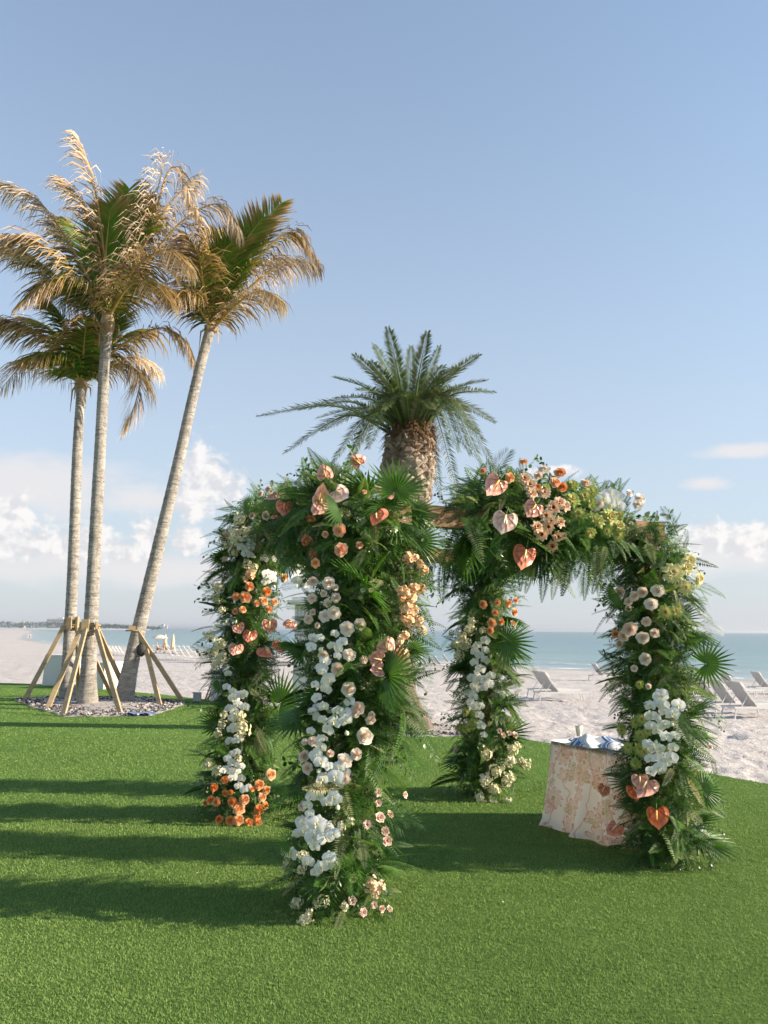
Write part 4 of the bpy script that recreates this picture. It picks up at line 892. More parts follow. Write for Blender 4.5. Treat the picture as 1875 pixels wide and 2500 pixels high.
def cluster(name, mat, n, rad, fl, seed, squash=1.0, cup=.5):
    """many small four- and five-petalled florets round one head"""
    rs = random.Random(seed); mb = MB(); T = []
    for i in range(n):
        z = 1 - 1.55 * (i + .5) / n; a = i * 2.399963; s_ = math.sqrt(max(0, 1 - z * z)); o_ = Vector((s_ * math.cos(a), s_ * math.sin(a), z)); c = Vector((o_.x * rad, o_.y * rad, o_.z * rad * squash)) * rs.uniform(.45, 1.3)
        o_ = (o_ + Vector((rs.uniform(-.6, .6), rs.uniform(-.6, .6), rs.uniform(-.3, .8)))).normalized(); u = o_.orthogonal().normalized(); v = o_.cross(u); k = rs.choice((4, 5)); f = fl * rs.uniform(.7, 1.15); r0 = rs.random() * 6
        for j in range(k):
            b = r0 + 2 * math.pi * j / k; d = u * math.cos(b) + v * math.sin(b); e_ = u * -math.sin(b) + v * math.cos(b); w = f * .48; lift = o_ * f * cup
            m_ = c + d * f * .55 + lift * .8; t_ = c + d * f * rs.uniform(.8, 1.1) + lift * rs.uniform(.2, 1.3)
            mb.add([c, m_ - e_ * w, t_, m_ + e_ * w], [(0, 1, 2, 3)]); T += [.25, .65, 1, .65]
    return mb.mesh(name, mat, True, {'t': T})
STOCK = {'sc': [cluster('stock_cluster', 'stock_cream', 30, .40, .20, s, 1.0 + .35 * (s - 1)) for s in (1, 2)], 'sb': [cluster('stock_cluster', 'stock_blush', 24, .40, .24, s, 1.2) for s in (3, 4)], 'sp': [cluster('stock_cluster', 'stock_peach', 13, .34, .36, s, 1.2) for s in (5, 6)]}
LISI = {'lp': [mk('lisianthus', 'lisianthus_peach', [(4, .03, .22, -.1, .28, 1.3, 0, .6), (5, .05, .40, -.14, .22, 1.25, 0, .9), (5, .06, .52, -.18, .08, 1.1, .1, 1)], s, ruf=.20, nu=6) for s in (1, 2)],
        'li': [mk('lisianthus', 'lisianthus_pink', [(4, .04, .24, -.12, .34, 1.3, .1, .8), (5, .06, .42, -.18, .26, 1.2, .2, 1)], s, ruf=.14, nu=5) for s in (3, 4)]}
def petal(mb, T, d, up, L, W, cup, z0=0, wave=0, n=7):
    s_ = Vector(d).cross(Vector((0, 0, 1))).normalized(); d = Vector(d); pts = []; m_ = 7
    for j in range(n):
        h = j / (n - 1); w = W * max(.02, math.sin(math.pi * (.13 + .87 * h))) ** .58
        for i in range(m_):
            x = i / (m_ - 1) * 2 - 1; pts.append(d * (L * h) + s_ * (x * w) + Vector((0, 0, z0 + up * h * L - cup * x * x * w - .12 * L * h * h + wave * math.sin(3 * x + 5 * h)))); T.append(min(1, h * 1.6))
    mb.grid(pts, m_, n)
def orchid_meshes(seed):
    rs = random.Random(seed); mb = MB(); T = []
    for a in (90, 215, 325): petal(mb, T, (math.cos(R_(a)), math.sin(R_(a)), 0), .02, .50, .19, .10)
    for sg in (-1, 1): petal(mb, T, (sg * math.cos(R_(14)), math.sin(R_(14)), 0), .06, .54, .33, .12, .035, .015)
    o_ = mb.mesh('orchid', 'orchid_white', True, {'t': T}); lb = MB(); T2 = []
    petal(lb, T2, (0, -1, 0), .55, .24, .075, -.5, .04, 0, 4); petal(lb, T2, (.8, -.2, 0), .9, .15, .05, -.4, .04, 0, 4); petal(lb, T2, (-.8, -.2, 0), .9, .15, .05, -.4, .04, 0, 4)
    lb.tube([(0, .02, .03), (0, .03, .13)], [.035, .025], 6); T2 += [.3] * 12
    return o_, lb.mesh('lip', 'orchid_lip', True, {'t': T2})
ORCHID, LIP = orchid_meshes(1)
def anthurium_meshes(mat, bend, roll, seed):
    mb = MB(); T = []; Vn = []; nr, na = 7, 28; pts = []
    for j in range(nr):
        q = j / (nr - 1)
        for i in range(na):
            t = 2 * math.pi * i / na; sn, cs_ = math.sin(t), math.cos(t); tw = min(t, 2 * math.pi - t)
            hx = .46 * abs(sn) ** (.85 if cs_ > 0 else 1.05) * (1 if sn > 0 else -1); hy = (.36 * max(0, cs_) ** .7 - .27 * math.exp(-(tw / .30) ** 2)) if cs_ > 0 else .50 * cs_ - .11 * math.exp(-((math.pi - tw) / .20) ** 2)
            x, y = hx * q, .17 + (hy - .17) * q; x += 0; z = bend * (y - .17) ** 2 * 1.2 - roll * x * x * 1.5 - .05 * q ** 3; pts.append((x, y, z)); T.append(q); Vn.append(max(0, math.cos(9 * math.atan2(x, y - .17 + 1e-6))) ** 6 * (q > .05) + (.6 if abs(math.sin(2.2 * q * 3.14)) > .97 else 0))
    mb.grid(pts, na, nr, wrap=True)
    nb = len(mb.v); mb.tube([(0, .17, -.01), (0, .30, -.10), (0, .55, -.32)], [.018, .016, .014], 6, mat=1); k = len(mb.v) - nb; T += [.5] * k; Vn += [0] * k
    return mb.mesh('anthurium', [mat, 'stem_green'], True, {'t': T, 'vein': Vn})
ANTH = {k: [anthurium_meshes(m_, .35, .25, 1), anthurium_meshes(m_, .9, .7, 2), anthurium_meshes(m_, .1, -.35, 3)] for k, m_ in (('ap', 'anthurium_pink'), ('al', 'anthurium_pale'), ('ac', 'anthurium_coral'), ('ao', 'anthurium_orange'))}
mb = MB(); mb.tube([(0, .16, 0), (0, .10, .09), (0, -.02, .19), (0, -.16, .27), (0, -.20, .29)], [.032, .044, .038, .026, .008], 8); SPADIX = mb.mesh('spadix', 'spadix'); SPADIX2 = mb.mesh('spadix', 'spadix_pale')
mb = MB(); mb.lathe([(.001, .5), (.22, .38), (.30, .1), (.24, -.2), (.06, -.42), (.03, -.9)], 10); BUD = mb.mesh('bud', 'bud_cream')

# ---- blooms, read off the photograph view by view: (type, x, y, size [, roll]) in that view's pixels -------
VIEWS = {'A': (480, 1100, 340 / 1659), 'B': (760, 1080, 340 / 1659), 'C': (720, 1400, 340 / 1659), 'D': (660, 1750, 360 / 1475), 'E': (1480, 1600, 320 / 1264), 'F': (1080, 1400, 260 / 959), 'G': (480, 1400, 280 / 953), 'H': (1000, 1100, 600 / 1659), 'I': (1400, 1200, 475 / 1659)}
BL = []
def put(view, host, typ, s):
    ox, oy, k = VIEWS[view]
    for w in s.split(';'):
        v = [float(x) for x in w.split(',')]; BL.append((host, typ, ox + v[0] * k, oy + v[1] * k, v[2] * k, v[3] if len(v) > 3 else None))
# left column
put('G', 'L', 'po', '440,107,88;330,193,68;405,198,84;380,303,72;320,318,48;555,232,82;500,250,52;645,240,70;602,298,60;722,35,66;612,1675,92;517,1757,74;575,1800,68;540,1862,78;395,1880,88;345,1955,92;345,2050,88;505,2072,78;170,1900,78')
put('G', 'L', 'or', '580,150,76;460,1790,52;520,1962,76;570,1930,52;238,1712,68;145,1780,66;240,1825,62;285,1820,54;300,1900,74;120,1880,62;75,1908,44;190,2045,62;283,2055,74;430,2070,70;500,2020,54')
put('G', 'L', 'ap', '590,420,135,0;745,415,150,35;335,615,130,0;355,445,115,-20'); put('G', 'L', 'ac', '440,505,135,10;562,650,150,0;670,595,135,20')
put('G', 'L', 'o', '265,832,62;252,942,66;300,980,66;310,1030,66;365,1010,74;392,1000,64;345,1090,66;280,1120,74;320,1150,70;400,1110,74;300,1205,66;290,1295,66;275,1390,70;330,1385,66;365,1370,62;340,1480,66;305,1495,60;262,1540,66;300,1575,62;250,1625,66;295,1640,64;335,1590,62;375,1600,60;310,1690,74;372,1700,66;350,1765,66;395,1795,66;430,1770,50')
put('G', 'L', 'sc', '115,520,84;200,590,88;150,660,80;220,700,76;175,760,84;190,120,66;165,210,66;210,300,56;230,1170,66;215,1250,76;175,1330,76;100,1580,84;165,1640,80;350,1540,66;360,1190,100;380,1290,124')
put('A', 'FL', 'bl', '665,775,80;830,775,112;770,525,92;860,465,92'); put('A', 'L', 'po', '1040,1510,96')
put('A', 'FL', 'ap', '950,545,190,10;1500,560,230,200;1490,650,240,10'); put('A', 'FL', 'ac', '1100,650,220,20;1395,780,140,180;1000,770,110,0;1370,1040,170,160;1450,1160,180,10'); put('A', 'L', 'al', '950,985,300,-5')
put('A', 'L', 'o', '720,810,100;700,890,90;630,960,112;830,970,112;680,1060,120;600,1060,112;550,1160,112;640,1140,118;690,1150,100;590,1225,104;640,1250,100;770,1030,100;800,1100,118;840,1210,118;790,1290,96;885,1180,100;890,1300,96;830,1480,136;820,1560,116;900,1535,104;1120,1330,112;1200,1380,118;1130,1420,110;1170,1530,136;1240,1540,136;1200,1600,118;1310,1580,100')
put('A', 'L', 'sc', '520,820,150;450,1000,190;400,1100,150;480,1070,160;450,1200,130;570,970,110;600,1350,120;230,1620,110;680,1400,100'); put('A', 'L', 'sb', '340,990,90;400,1120,80;330,1290,66;300,1060,80'); put('A', 'L', 'sp', '640,1470,120;580,1530,60')
# front top
put('B', 'FL', 'ap', '555,250,210,150;180,400,200,160;140,690,250,0;870,590,200,200'); put('B', 'FL', 'al', '330,600,280,-40;800,570,130,120'); put('B', 'F', 'ac', '790,890,290,-35'); put('B', 'FL', 'ac', '40,880,130,180')
put('B', 'F', 'co', '335,1045,150;350,1275,160;570,1225,96;170,1095,90'); put('B', 'F', 'po', '50,1440,120;630,590,60')
put('B', 'F', 'sp', '1160,1400,110;1225,1375,90;1285,1440,100;1330,1520,112;1150,1350,80')
# front column
put('C', 'F', 'cr', '405,120,150;465,470,178;350,510,136;625,660,178;770,610,146;645,975,176;640,1380,180'); put('C', 'F', 'bl', '480,170,80;205,300,118;215,90,108;340,240,96;490,290,126;390,350,90;165,550,126;215,460,86;270,620,66;510,1140,156;340,980,136;820,1030,96;750,1600,146;715,1660,110;910,1690,100')
put('C', 'F', 'o', '240,770,120;330,765,100;240,880,118;480,720,118;440,860,104;560,820,136;520,900,118;510,980,96;370,1040,136;330,1130,134;350,1175,110;410,1260,144;265,1320,118;370,1380,136;270,1480,134;360,1580,128;230,1650,118;510,1640,136;600,1665,142;650,1530,126;60,90,130')
put('C', 'F', 'sp', '1420,180,130;1500,180,116;1290,220,130;1370,290,130;1265,300,100;1330,430,130;1405,440,116;1290,540,90;1350,560,116;1460,570,116;1510,680,104;1310,740,104;1250,830,86;1310,950,96;1260,770,76')
put('C', 'F', 'al', '1080,870,270,170'); put('C', 'F', 'ac', '1220,960,150,150'); put('C', 'F', 'ap', '990,1020,200,90;1000,1140,200,80')
put('D', 'F', 'cr', '935,200,178;740,440,146'); put('D', 'F', 'bl', '860,370,120;1000,30,106;430,250,116;345,400,116;375,515,122;345,250,70;600,370,76;325,895,102;750,620,96;470,680,66')
put('D', 'F', 'o', '540,30,100;470,10,100;650,45,116;750,30,116;580,130,124;420,140,90;510,220,100;520,300,116;470,380,116;525,440,112;600,490,104;690,490,116;540,610,110;660,590,144;695,640,110;640,790,116;580,840,110;675,820,100;500,800,104;440,790,96;390,880,100;410,960,90;330,1050,116;340,1130,100;490,1060,156;440,1200,156;560,1200,136;640,1160,136;460,1290,110;300,1160,100;260,1360,134;400,1440,126;520,1500,136;600,1390,136;585,1470,100;450,1560,84')
put('D', 'F', 'sc', '170,1320,90;340,1400,96;180,1450,90;160,1510,80;310,1530,80;260,1860,116;540,1840,116;470,1880,66;350,2040,116;390,1960,80;710,1090,86;800,1040,76;740,1890,80')
put('D', 'F', 'li', '1340,780,66;1080,860,80;1090,1010,104;970,1080,86;1190,980,78;1140,1150,96;1165,1240,116;1075,760,86;820,1840,78;925,1960,86;1110,1920,70;1185,1930,66;1040,1880,66'); put('D', 'F', 'sb', '1010,1680,116;1090,1700,90;1045,1775,70')
# right column
put('I', 'R', 'bl', '397,865,92;520,893,92;590,860,86;470,940,70;470,1000,66;620,1110,86;480,1180,118;590,1250,118;430,1230,88;400,1300,76;690,1210,86;615,1430,98'); put('I', 'R', 'cr', '718,848,122;662,965,112'); put('I', 'R', 'po', '365,1220,80')
put('I', 'R', 'ye', '850,695,150;990,590,100;965,650,100;1065,745,126;955,820,116'); put('I', 'R', 'gr', '785,1030,100;870,1020,80')
put('E', 'R', 'o', '525,390,130;430,480,110;540,470,110;500,470,100;560,540,104;680,480,112;625,560,118;430,580,110;470,595,100;430,680,110;485,720,100;550,670,110;570,780,110;650,770,80;630,880,100;410,860,118;460,900,100;515,890,96;430,990,94;500,980,96;515,1075,104;575,1040,94;610,980,118;440,1110,100;530,1000,90')
put('E', 'R', 'gr', '345,620,104;280,650,84;330,770,104;400,730,84;150,730,92;140,690,74;215,890,92;330,910,110;370,935,90;280,1040,104;600,910,70;320,280,70'); put('E', 'R', 'cr', '380,35,106'); put('E', 'R', 'bl', '270,125,72;410,300,54;1000,880,60')
put('E', 'R', 'ap', '345,1190,170,-10;400,1240,190,20'); put('E', 'R', 'ao', '295,1290,150,-15;495,1520,200,-5'); put('E', 'R', 'ac', '30,1290,130,10;130,1660,150,20')
# back column
put('F', 'B', 'po', '367,280,78;495,262,70;590,270,74;655,245,60;475,355,64;645,350,70;445,445,88;632,450,60;432,515,70'); put('F', 'B', 'or', '530,435,58')
put('F', 'B', 'o', '385,605,78;320,650,84;300,710,84;385,690,70;340,740,76;290,800,84;385,780,84;345,860,84;270,940,84;330,960,92;290,1010,78;380,950,80;430,920,84;300,1040,76;370,1030,84;420,1005,84;240,1075,76;285,1110,84;260,1165,76;310,1200,84;352,1190,74;340,1275,84;350,1370,78;375,1450,68')
put('F', 'B', 'sc', '260,430,76;250,505,96;180,570,104;170,640,114;120,640,76;220,640,86;360,515,68;85,540,56;150,740,76;395,1635,90;625,1590,86;605,1690,86;700,1700,76;740,1720,76;480,1780,96;390,1860,106;595,1840,96;560,1890,84;465,1940,96;335,2015,86;385,2080,68;455,2090,112;580,2060,86;665,1550,66;540,1750,56')
put('F', 'B', 'gr', '275,1350,96;210,1400,76;210,1250,68;285,1260,72;150,1390,66'); put('F', 'B', 'li', '515,1420,58;480,1480,54;125,1600,48;600,1440,58;545,1460,50;650,1460,64')
# front right beam
put('H', 'FR', 'ap', '570,230,170,35;820,395,140,30'); put('H', 'FR', 'al', '625,465,165,10'); put('H', 'FR', 'ac', '765,670,155,15')
put('H', 'FR', 'po', '1015,155,80;980,220,74;675,185,60;770,80,54;495,140,54'); put('H', 'FR', 'or', '1030,250,80;860,250,50'); put('H', 'FR', 'bl', '1185,225,76;870,170,60'); put('H', 'FR', 'cr', '905,130,74;1550,330,74;1540,365,64;1280,360,64;1480,290,56')
put('H', 'FR', 'lp', '775,190,76;810,230,84;825,290,76;910,285,74;970,385,84;1010,350,84;1050,375,66;920,440,84;950,470,68;935,515,76;860,515,84;890,565,76;1015,485,68;1000,580,66;1040,575,46;965,645,66;980,690,46')
put('H', 'FR', 'gr', '1100,230,80;1095,330,96;1180,310,104;1220,280,96;1220,350,86;1140,430,116;1350,450,104;1275,475,88;1240,460,80;1410,435,68;1330,545,78;1410,510,104;1400,570,88;1220,555,68;920,250,60')
put('H', 'FR', 'o', '1340,310,104;1290,350,96;1390,330,96;1410,380,80;1350,370,90')
EYEP = Vector((0, 0, EYE))
def on_host(host, x, y, rad):
    """point where the sight line to pixel (x, y) meets the rounded greenery of that post or beam, and its outward normal"""
    a, b = HOST[host]; u = (b - a).normalized(); d = ray(x, y).normalized(); w = EYEP - a
    du = d - u * d.dot(u); wu = w - u * w.dot(u); A = du.dot(du); B = du.dot(wu); Cc = wu.dot(wu) - rad * rad; disc = B * B - A * Cc
    t = (-B - math.sqrt(disc)) / A if disc > 0 else -B / A
    p = EYEP + d * t; ax = a + u * max(0, min((b - a).length, (p - a).dot(u))); n = p - ax
    return p, n.normalized(), t
def frame(p, n, up, roll, s):
    """matrix: local +Z along n, local +Y as near to up as can be, scaled s"""
    n = n.normalized(); x = Vector(up).cross(n); x = x.normalized() if x.length > 1e-3 else n.orthogonal(); y = n.cross(x)
    return Matrix.Translation(p) @ Matrix((x, y, n)).transposed().to_4x4() @ Matrix.Rotation(roll, 4, 'Z') @ Matrix.Scale(s, 4)
RADH = {'F': .31, 'L': .34, 'B': .31, 'R': .32, 'FL': .24, 'FR': .27, 'LB': .2, 'RB': .2, 'F2': .28, 'FR2': .22, 'FL2': .25, 'L2': .34}
FLOW = []                                                     # position, normal, radius: leaves keep clear of their faces
rs = random.Random(21)
for host, typ, x, y, szpx, roll in BL:
    if host == 'F' and y < 1730 and x > 905: host = 'F2'
    if host == 'FR' and y < 1215: host = 'FR2'
    if host == 'FL' and y < 1300: host = 'FL2'
    if host == 'L' and y < 1330: host = 'L2'
    p, n, t = on_host(host, x, y, RADH[host]); sz = szpx * t / FPX * rs.uniform(.88, 1.12)
    tocam = (EYEP - p).normalized(); jit = Vector((rs.uniform(-1, 1), rs.uniform(-1, 1), rs.uniform(-1, 1)))
    if typ[0] == 'a' and typ in ANTH:
        nn = (tocam * 1.0 + n * .45 + jit * .62 + Vector((0, 0, .15))).normalized(); M = frame(p + n * .035, nn, (0, 0, 1), R_(roll or 0) * -1 + rs.uniform(-.2, .2), sz * .98)
        o = link('anthurium', ANTH[typ][rs.choice((0, 1, 1, 2))], arch, M); link('spadix', SPADIX2 if typ == 'al' or rs.random() < .5 else SPADIX, o, M)
    elif typ == 'o':
        nn = (tocam * .9 + n * .6 + jit * .42 + Vector((0, 0, -.05))).normalized(); M = frame(p + n * rs.uniform(.0, .04), nn, (0, 0, 1), rs.uniform(-.5, .5), sz * 1.05)
        o = link('orchid', ORCHID, arch, M); link('lip', LIP, o, M)
        if rs.random() < .38:
            M2 = frame(p + Vector((rs.uniform(-.04, .04), rs.uniform(-.02, .05), rs.uniform(-.05, .05))) - tocam * .03, (nn + jit * .5).normalized(), (0, 0, 1), rs.uniform(-.9, .9), sz * rs.uniform(.75, 1.0)); o = link('orchid', ORCHID, arch, M2); link('lip', LIP, o, M2)
    else:
        D = ROSES.get(typ) or GREENB.get(typ) or STOCK.get(typ) or LISI.get(typ); nn = (tocam * .75 + n * .75 + jit * .40 + Vector((0, 0, .22))).normalized()
        nm_ = 'rose' if typ in ROSES else 'ruffled_bloom' if typ in GREENB else 'stock_cluster' if typ in STOCK else 'lisianthus'
        M = frame(p, nn, (0, 0, 1), rs.uniform(0, 6.28), sz * 1.02); link(nm_, rs.choice(D), arch, M)
    FLOW.append((p, nn, sz * .5))
for host, x, y in (('F', 690, 1560), ('F', 788, 1585), ('F', 825, 1968), ('F', 784, 1880), ('F', 792, 1866), ('L', 560, 1630), ('L', 620, 1360), ('R', 1637, 1767), ('R', 1602, 1810), ('B', 1180, 1820), ('L', 663, 1432), ('F', 845, 1788)):
    p, n, t = on_host(host, x, y, RADH[host]); link('bud', BUD, arch, frame(p + n * .03, n + Vector((0, 0, -.3)), (0, 0, 1), 0, .045))
FP = np.array([tuple(f[0]) for f in FLOW]); FN = np.array([tuple(f[1]) for f in FLOW]); FR_ = np.array([f[2] for f in FLOW]); FC = np.array([tuple((EYEP - f[0]).normalized()) for f in FLOW])
def clear(pts, k=.95, sight=1.3, ks=1.0):
    for q in pts:
        w = np.array(q)[None] - FP; h = (w * FN).sum(1); per = np.sqrt(np.maximum(0, (w * w).sum(1) - h * h))
        if ((h > -.01) & (h < min(.42, sight)) & (per < FR_ * k)).any(): return False
        h = (w * FC).sum(1); per = np.sqrt(np.maximum(0, (w * w).sum(1) - h * h))
        if ((h > -.01) & (h < sight) & (per < FR_ * ks)).any(): return False
    return True

# ---- greenery --------------------------------------------------------------
def leaf_frame(p, d, up, s):
    d = d.normalized(); x = d.cross(Vector(up)); x = x.normalized() if x.length > .05 else d.orthogonal().normalized(); z = x.cross(d)
    return Matrix.Translation(p) @ Matrix((x, d, z)).transposed().to_4x4() @ Matrix.Scale(s, 4)
def samples(M, bend=.3): return [M @ Vector((0, t, -bend * t * t)) for t in (.3, .5, .7, .85, 1.0)]
GREENS = []                                                   # (name, mesh, matrix)
def host_point(host, t, an, rad):
    a, b = HOST[host]; u = (b - a).normalized(); v1 = u.orthogonal().normalized() if abs(u.z) > .9 else Vector((0, 0, 1)); v2 = u.cross(v1)
    o_ = v1 * math.cos(an) + v2 * math.sin(an); return a.lerp(b, t) + o_ * rad, o_
def greenery(host, n, t0, t1, seed, reach, lmin=.23, lmax=.42, kinds=None):
    rs = random.Random(seed); col = len(host) == 1 or host in ('F2', 'L2'); made = 0; tries = 0
    while made < n and tries < n * 6:
        tries += 1; t = rs.uniform(t0, t1); an = rs.uniform(0, 6.283); p, o_ = host_point(host, t, an, rs.uniform(.03, .17) if col else rs.uniform(.02, .10))
        if col:
            p.z = max(p.z, .05); d = o_ + Vector((rs.uniform(-.55, .55), rs.uniform(-.55, .55), rs.uniform(-.75, .85)))
            if host == 'R' and p.z > 1.95: d.z = min(d.z, .25)
            if p.z < .30: d.z = max(d.z, rs.uniform(-.2, .3) - .15 * (p.z > .15))
        else:
            d = o_ + Vector((rs.uniform(-.7, .7), rs.uniform(-.7, .7), rs.uniform(-.5, .35)))
        k = rs.random(); L = rs.uniform(lmin, lmax) * reach * (.68 if (host == 'F' and o_.x < -.2 and p.z > .8) or (host == 'L' and o_.x > .2 and p.z > .4) or (host == 'R' and o_.x < -.2 and p.z < 1.2) else 1); up = o_ * .7 + Vector((0, 0, 1)) + Vector((rs.uniform(-.6, .6), rs.uniform(-.6, .6), 0))
        if k < .72: nm_, me = 'fern_frond', rs.choice(FERN)
        elif k < .78: nm_, me = 'fern_frond', rs.choice(PALE); L *= .8
        elif k < .87: nm_, me = 'palm_frond', rs.choice(ARECA); L *= 1.08
        elif k < .90: nm_, me = 'fan_leaf', rs.choice(FAN); L *= .82; p = p + d.normalized() * .10
        else: nm_, me = 'leaf_sprig', rs.choice(SPRIG); L *= .95
        M = leaf_frame(p, d, up, L); sp = samples(M)
        if not col or p.z < .6:
            if min(q.z for q in sp) < .015: continue
        if not clear(sp): continue
        GREENS.append((nm_, me, M)); made += 1
for h, n, reach in (('F', 560, 1.0), ('L', 540, 1.0), ('B', 500, 1.0), ('R', 600, .95)): greenery(h, n, .02, .93 if h == 'R' else 1.0, ord(h), reach)
greenery('FL', 280, .0, 1, 91, .95); greenery('FR', 250, .34, .88, 92, 1.0); greenery('FR', 70, -.06, .20, 95, .9); greenery('FR2', 190, 0, 1, 99, .8); greenery('F2', 260, 0, 1, 96, .95); greenery('FL2', 230, 0, 1, 97, .85); greenery('L2', 90, 0, 1, 98, .7); greenery('LB', 190, 0, 1, 93, .85); greenery('RB', 180, .08, 1, 94, .75)
# inner leaves close up the posts so that no light shows through
mid = []
for h, n, r_ in (('F', 1500, .25), ('L', 1700, .27), ('B', 1400, .25), ('R', 1600, .26), ('FL', 700, .16), ('FR', 560, .18), ('FR2', 330, .14), ('LB', 260, .12), ('RB', 260, .12), ('F2', 420, .2), ('FL2', 300, .13), ('L2', 160, .15)):
    rs = random.Random(n + ord(h[0]))
    for i in range(n):
        t = rs.random() if h != 'FR' else rs.uniform(.32, .9); p, o_ = host_point(h, t, rs.uniform(0, 6.283), r_ * rs.uniform(.25, 1.0)); p.z = max(p.z, .04)
        d = (o_ * .6 + Vector((rs.uniform(-1, 1), rs.uniform(-1, 1), rs.uniform(-1, 1)))).normalized()
        M = leaf_frame(p - d * .06, d, o_, rs.uniform(.12, .20))
        if clear([p], .6, .12, .6): mid.append((rs.choice(FERN[:3] + SPRIG[:1]), M))

# leaves one can pick out in the photograph: (kind, host, base px, tip px, forward lean in metres)
def hero(kind, idx, host, bx, by, tx, ty, fwd=.12, up=(0, -.4, 1), rad=.16, scale=1.0):
    rad = .37 if kind == 'fan' else .27 if fwd >= .08 else .18; up = (0, -1, .25) if kind == 'fan' else (0, -1, .5)
    p, n, t = on_host(host, bx, by, rad); d0 = (EYEP - p).normalized(); q = P(tx, ty, p.y); k = ray(tx, ty); q = q - k.normalized() * fwd
    src = {'fern': FERN, 'pale': PALE, 'areca': ARECA, 'fan': FAN, 'sprig': SPRIG}[kind][idx]; nm_ = {'fern': 'fern_frond', 'pale': 'fern_frond', 'areca': 'palm_frond', 'fan': 'fan_leaf', 'sprig': 'leaf_sprig'}[kind]
    d = q - p; M = leaf_frame(p, d, Vector(up), d.length * scale)
    if clear(samples(M), .5, .6, .5): HEROES.append((nm_, src, M))
HEROES = []
def hv(view, x, y): ox, oy, k = VIEWS[view]; return ox + x * k, oy + y * k
def heroes(view, s):
    for w in s.split(';'):
        f = w.split(','); hero(f[0], int(f[1]), f[2], *hv(view, float(f[3]), float(f[4])), *hv(view, float(f[5]), float(f[6])), *( [float(f[7])] if len(f) > 7 else []))
heroes('B', 'fan,0,FL,1010,570,1090,190,.10;fan,1,F,1200,860,1530,800,.05;fan,1,FL,330,800,120,760,.12;areca,0,FL,480,520,520,330,.0;areca,1,FL,300,480,330,260,0;pale,0,F,1380,560,1180,640,.1;fern,2,F,960,620,930,360,.0;fern,2,F,850,560,800,300,0;pale,0,FL,290,420,300,200,0')
heroes('B', 'fern,1,F,700,660,480,700,.15;fern,0,F,1000,900,900,1120,.15;fern,2,F,1020,1000,1180,1100,.12;areca,0,F,1150,800,1500,950,.05;areca,1,F,1180,1060,1600,1040,0;fan,1,F,1250,1180,1640,1120,0;fern,1,F,560,1330,420,1600,.12;pale,1,F,660,1250,460,1480,.15')
heroes('C', 'fan,0,F,1100,1215,1450,1180,.22;pale,0,F,985,180,700,240,.15;pale,1,F,1100,520,1170,760,.12;areca,1,F,1300,1150,1640,1260,.02;areca,0,F,1250,60,1640,80,0;areca,0,F,1300,230,1650,290,0;fan,1,F,1350,900,1640,840,-.02;fern,1,F,700,1160,850,1330,.1;fern,0,F,690,1040,520,1180,.15;areca,1,F,1200,1400,1560,1560,.05;areca,1,F,1150,1450,1380,1690,.08')
heroes('D', 'fern,0,F,300,440,80,640,.05;fern,1,F,480,680,230,740,.1;pale,0,F,720,720,370,700,.15;fern,2,F,820,760,940,600,.12;fern,1,F,1030,480,1300,680,.08;fern,2,F,1000,400,1360,420,.04;pale,1,F,1040,500,1090,650,.1;fern,0,F,650,1260,420,1400,.18;fern,1,F,420,1330,220,1200,.1;fern,2,F,900,1500,680,1380,.16;pale,0,F,900,1200,960,1480,.15;fern,1,F,1180,1260,1430,1290,.05;areca,1,F,1000,1440,1330,1420,.05;fan,1,F,200,1270,20,1260,.02;pale,1,F,500,1560,430,1720,.1;areca,0,F,700,1600,480,1660,.15;fern,0,F,380,1620,160,1780,.06;fern,1,F,1150,1720,1300,1750,.05;sprig,0,F,1050,1600,1180,2010,.12;sprig,0,F,930,1700,960,2010,.15;sprig,2,F,1150,800,1350,1010,.08;sprig,1,F,1180,760,1370,760,.0;fern,3,F,800,1900,620,2120,.14;pale,0,F,740,1920,660,2150,.14;fern,0,F,1000,1950,1150,2060,.12')
heroes('G', 'fan,0,L,700,1080,900,930,.18;areca,0,L,690,290,900,230,.02;areca,1,L,660,130,860,80,0;fan,1,L,200,60,20,50,0;fern,0,L,500,720,300,820,.1;pale,0,L,570,790,440,930,.12;pale,0,L,560,1080,440,950,.1;pale,1,L,560,1270,420,1630,.14;pale,1,L,500,1260,560,1480,.14;fern,1,L,160,1290,30,1250,.05;fern,0,L,120,1500,10,1600,.05;fern,1,L,180,1660,40,1770,.05;fern,0,L,130,1920,0,2010,.05;areca,0,L,740,1180,930,1350,.05;fern,1,L,620,760,830,730,.03;fern,2,L,520,700,600,860,.1;fern,0,L,560,1430,640,1620,.1;fan,1,L,190,920,100,960,.02;sprig,0,L,620,1900,720,2080,.05;sprig,0,L,590,1880,650,2120,.08;sprig,2,L,640,1850,700,1960,.05;fern,1,L,270,200,150,160,.03;fern,0,L,330,250,180,330,.05')
heroes('A', 'fern,0,FL,1020,480,1390,560,.05;pale,0,FL,1080,440,1065,260,0;pale,1,FL,1300,400,1280,190,0;fern,1,FL,700,680,480,670,.03;fan,1,L,650,640,470,600,0;fan,1,L,600,850,400,850,0;fern,2,FL,900,430,880,340,0;fern,0,FL,1150,430,1260,270,0;fern,1,FL,1000,860,1080,1250,.08;fern,0,L,850,1150,920,1330,.1;fern,1,L,330,1320,180,1260,0;areca,1,L,250,1560,40,1560,0;areca,0,L,1020,1350,1110,1470,.05;fern,3,FL,1100,900,1200,1250,.08;fern,0,L,760,1000,660,1000,.15')
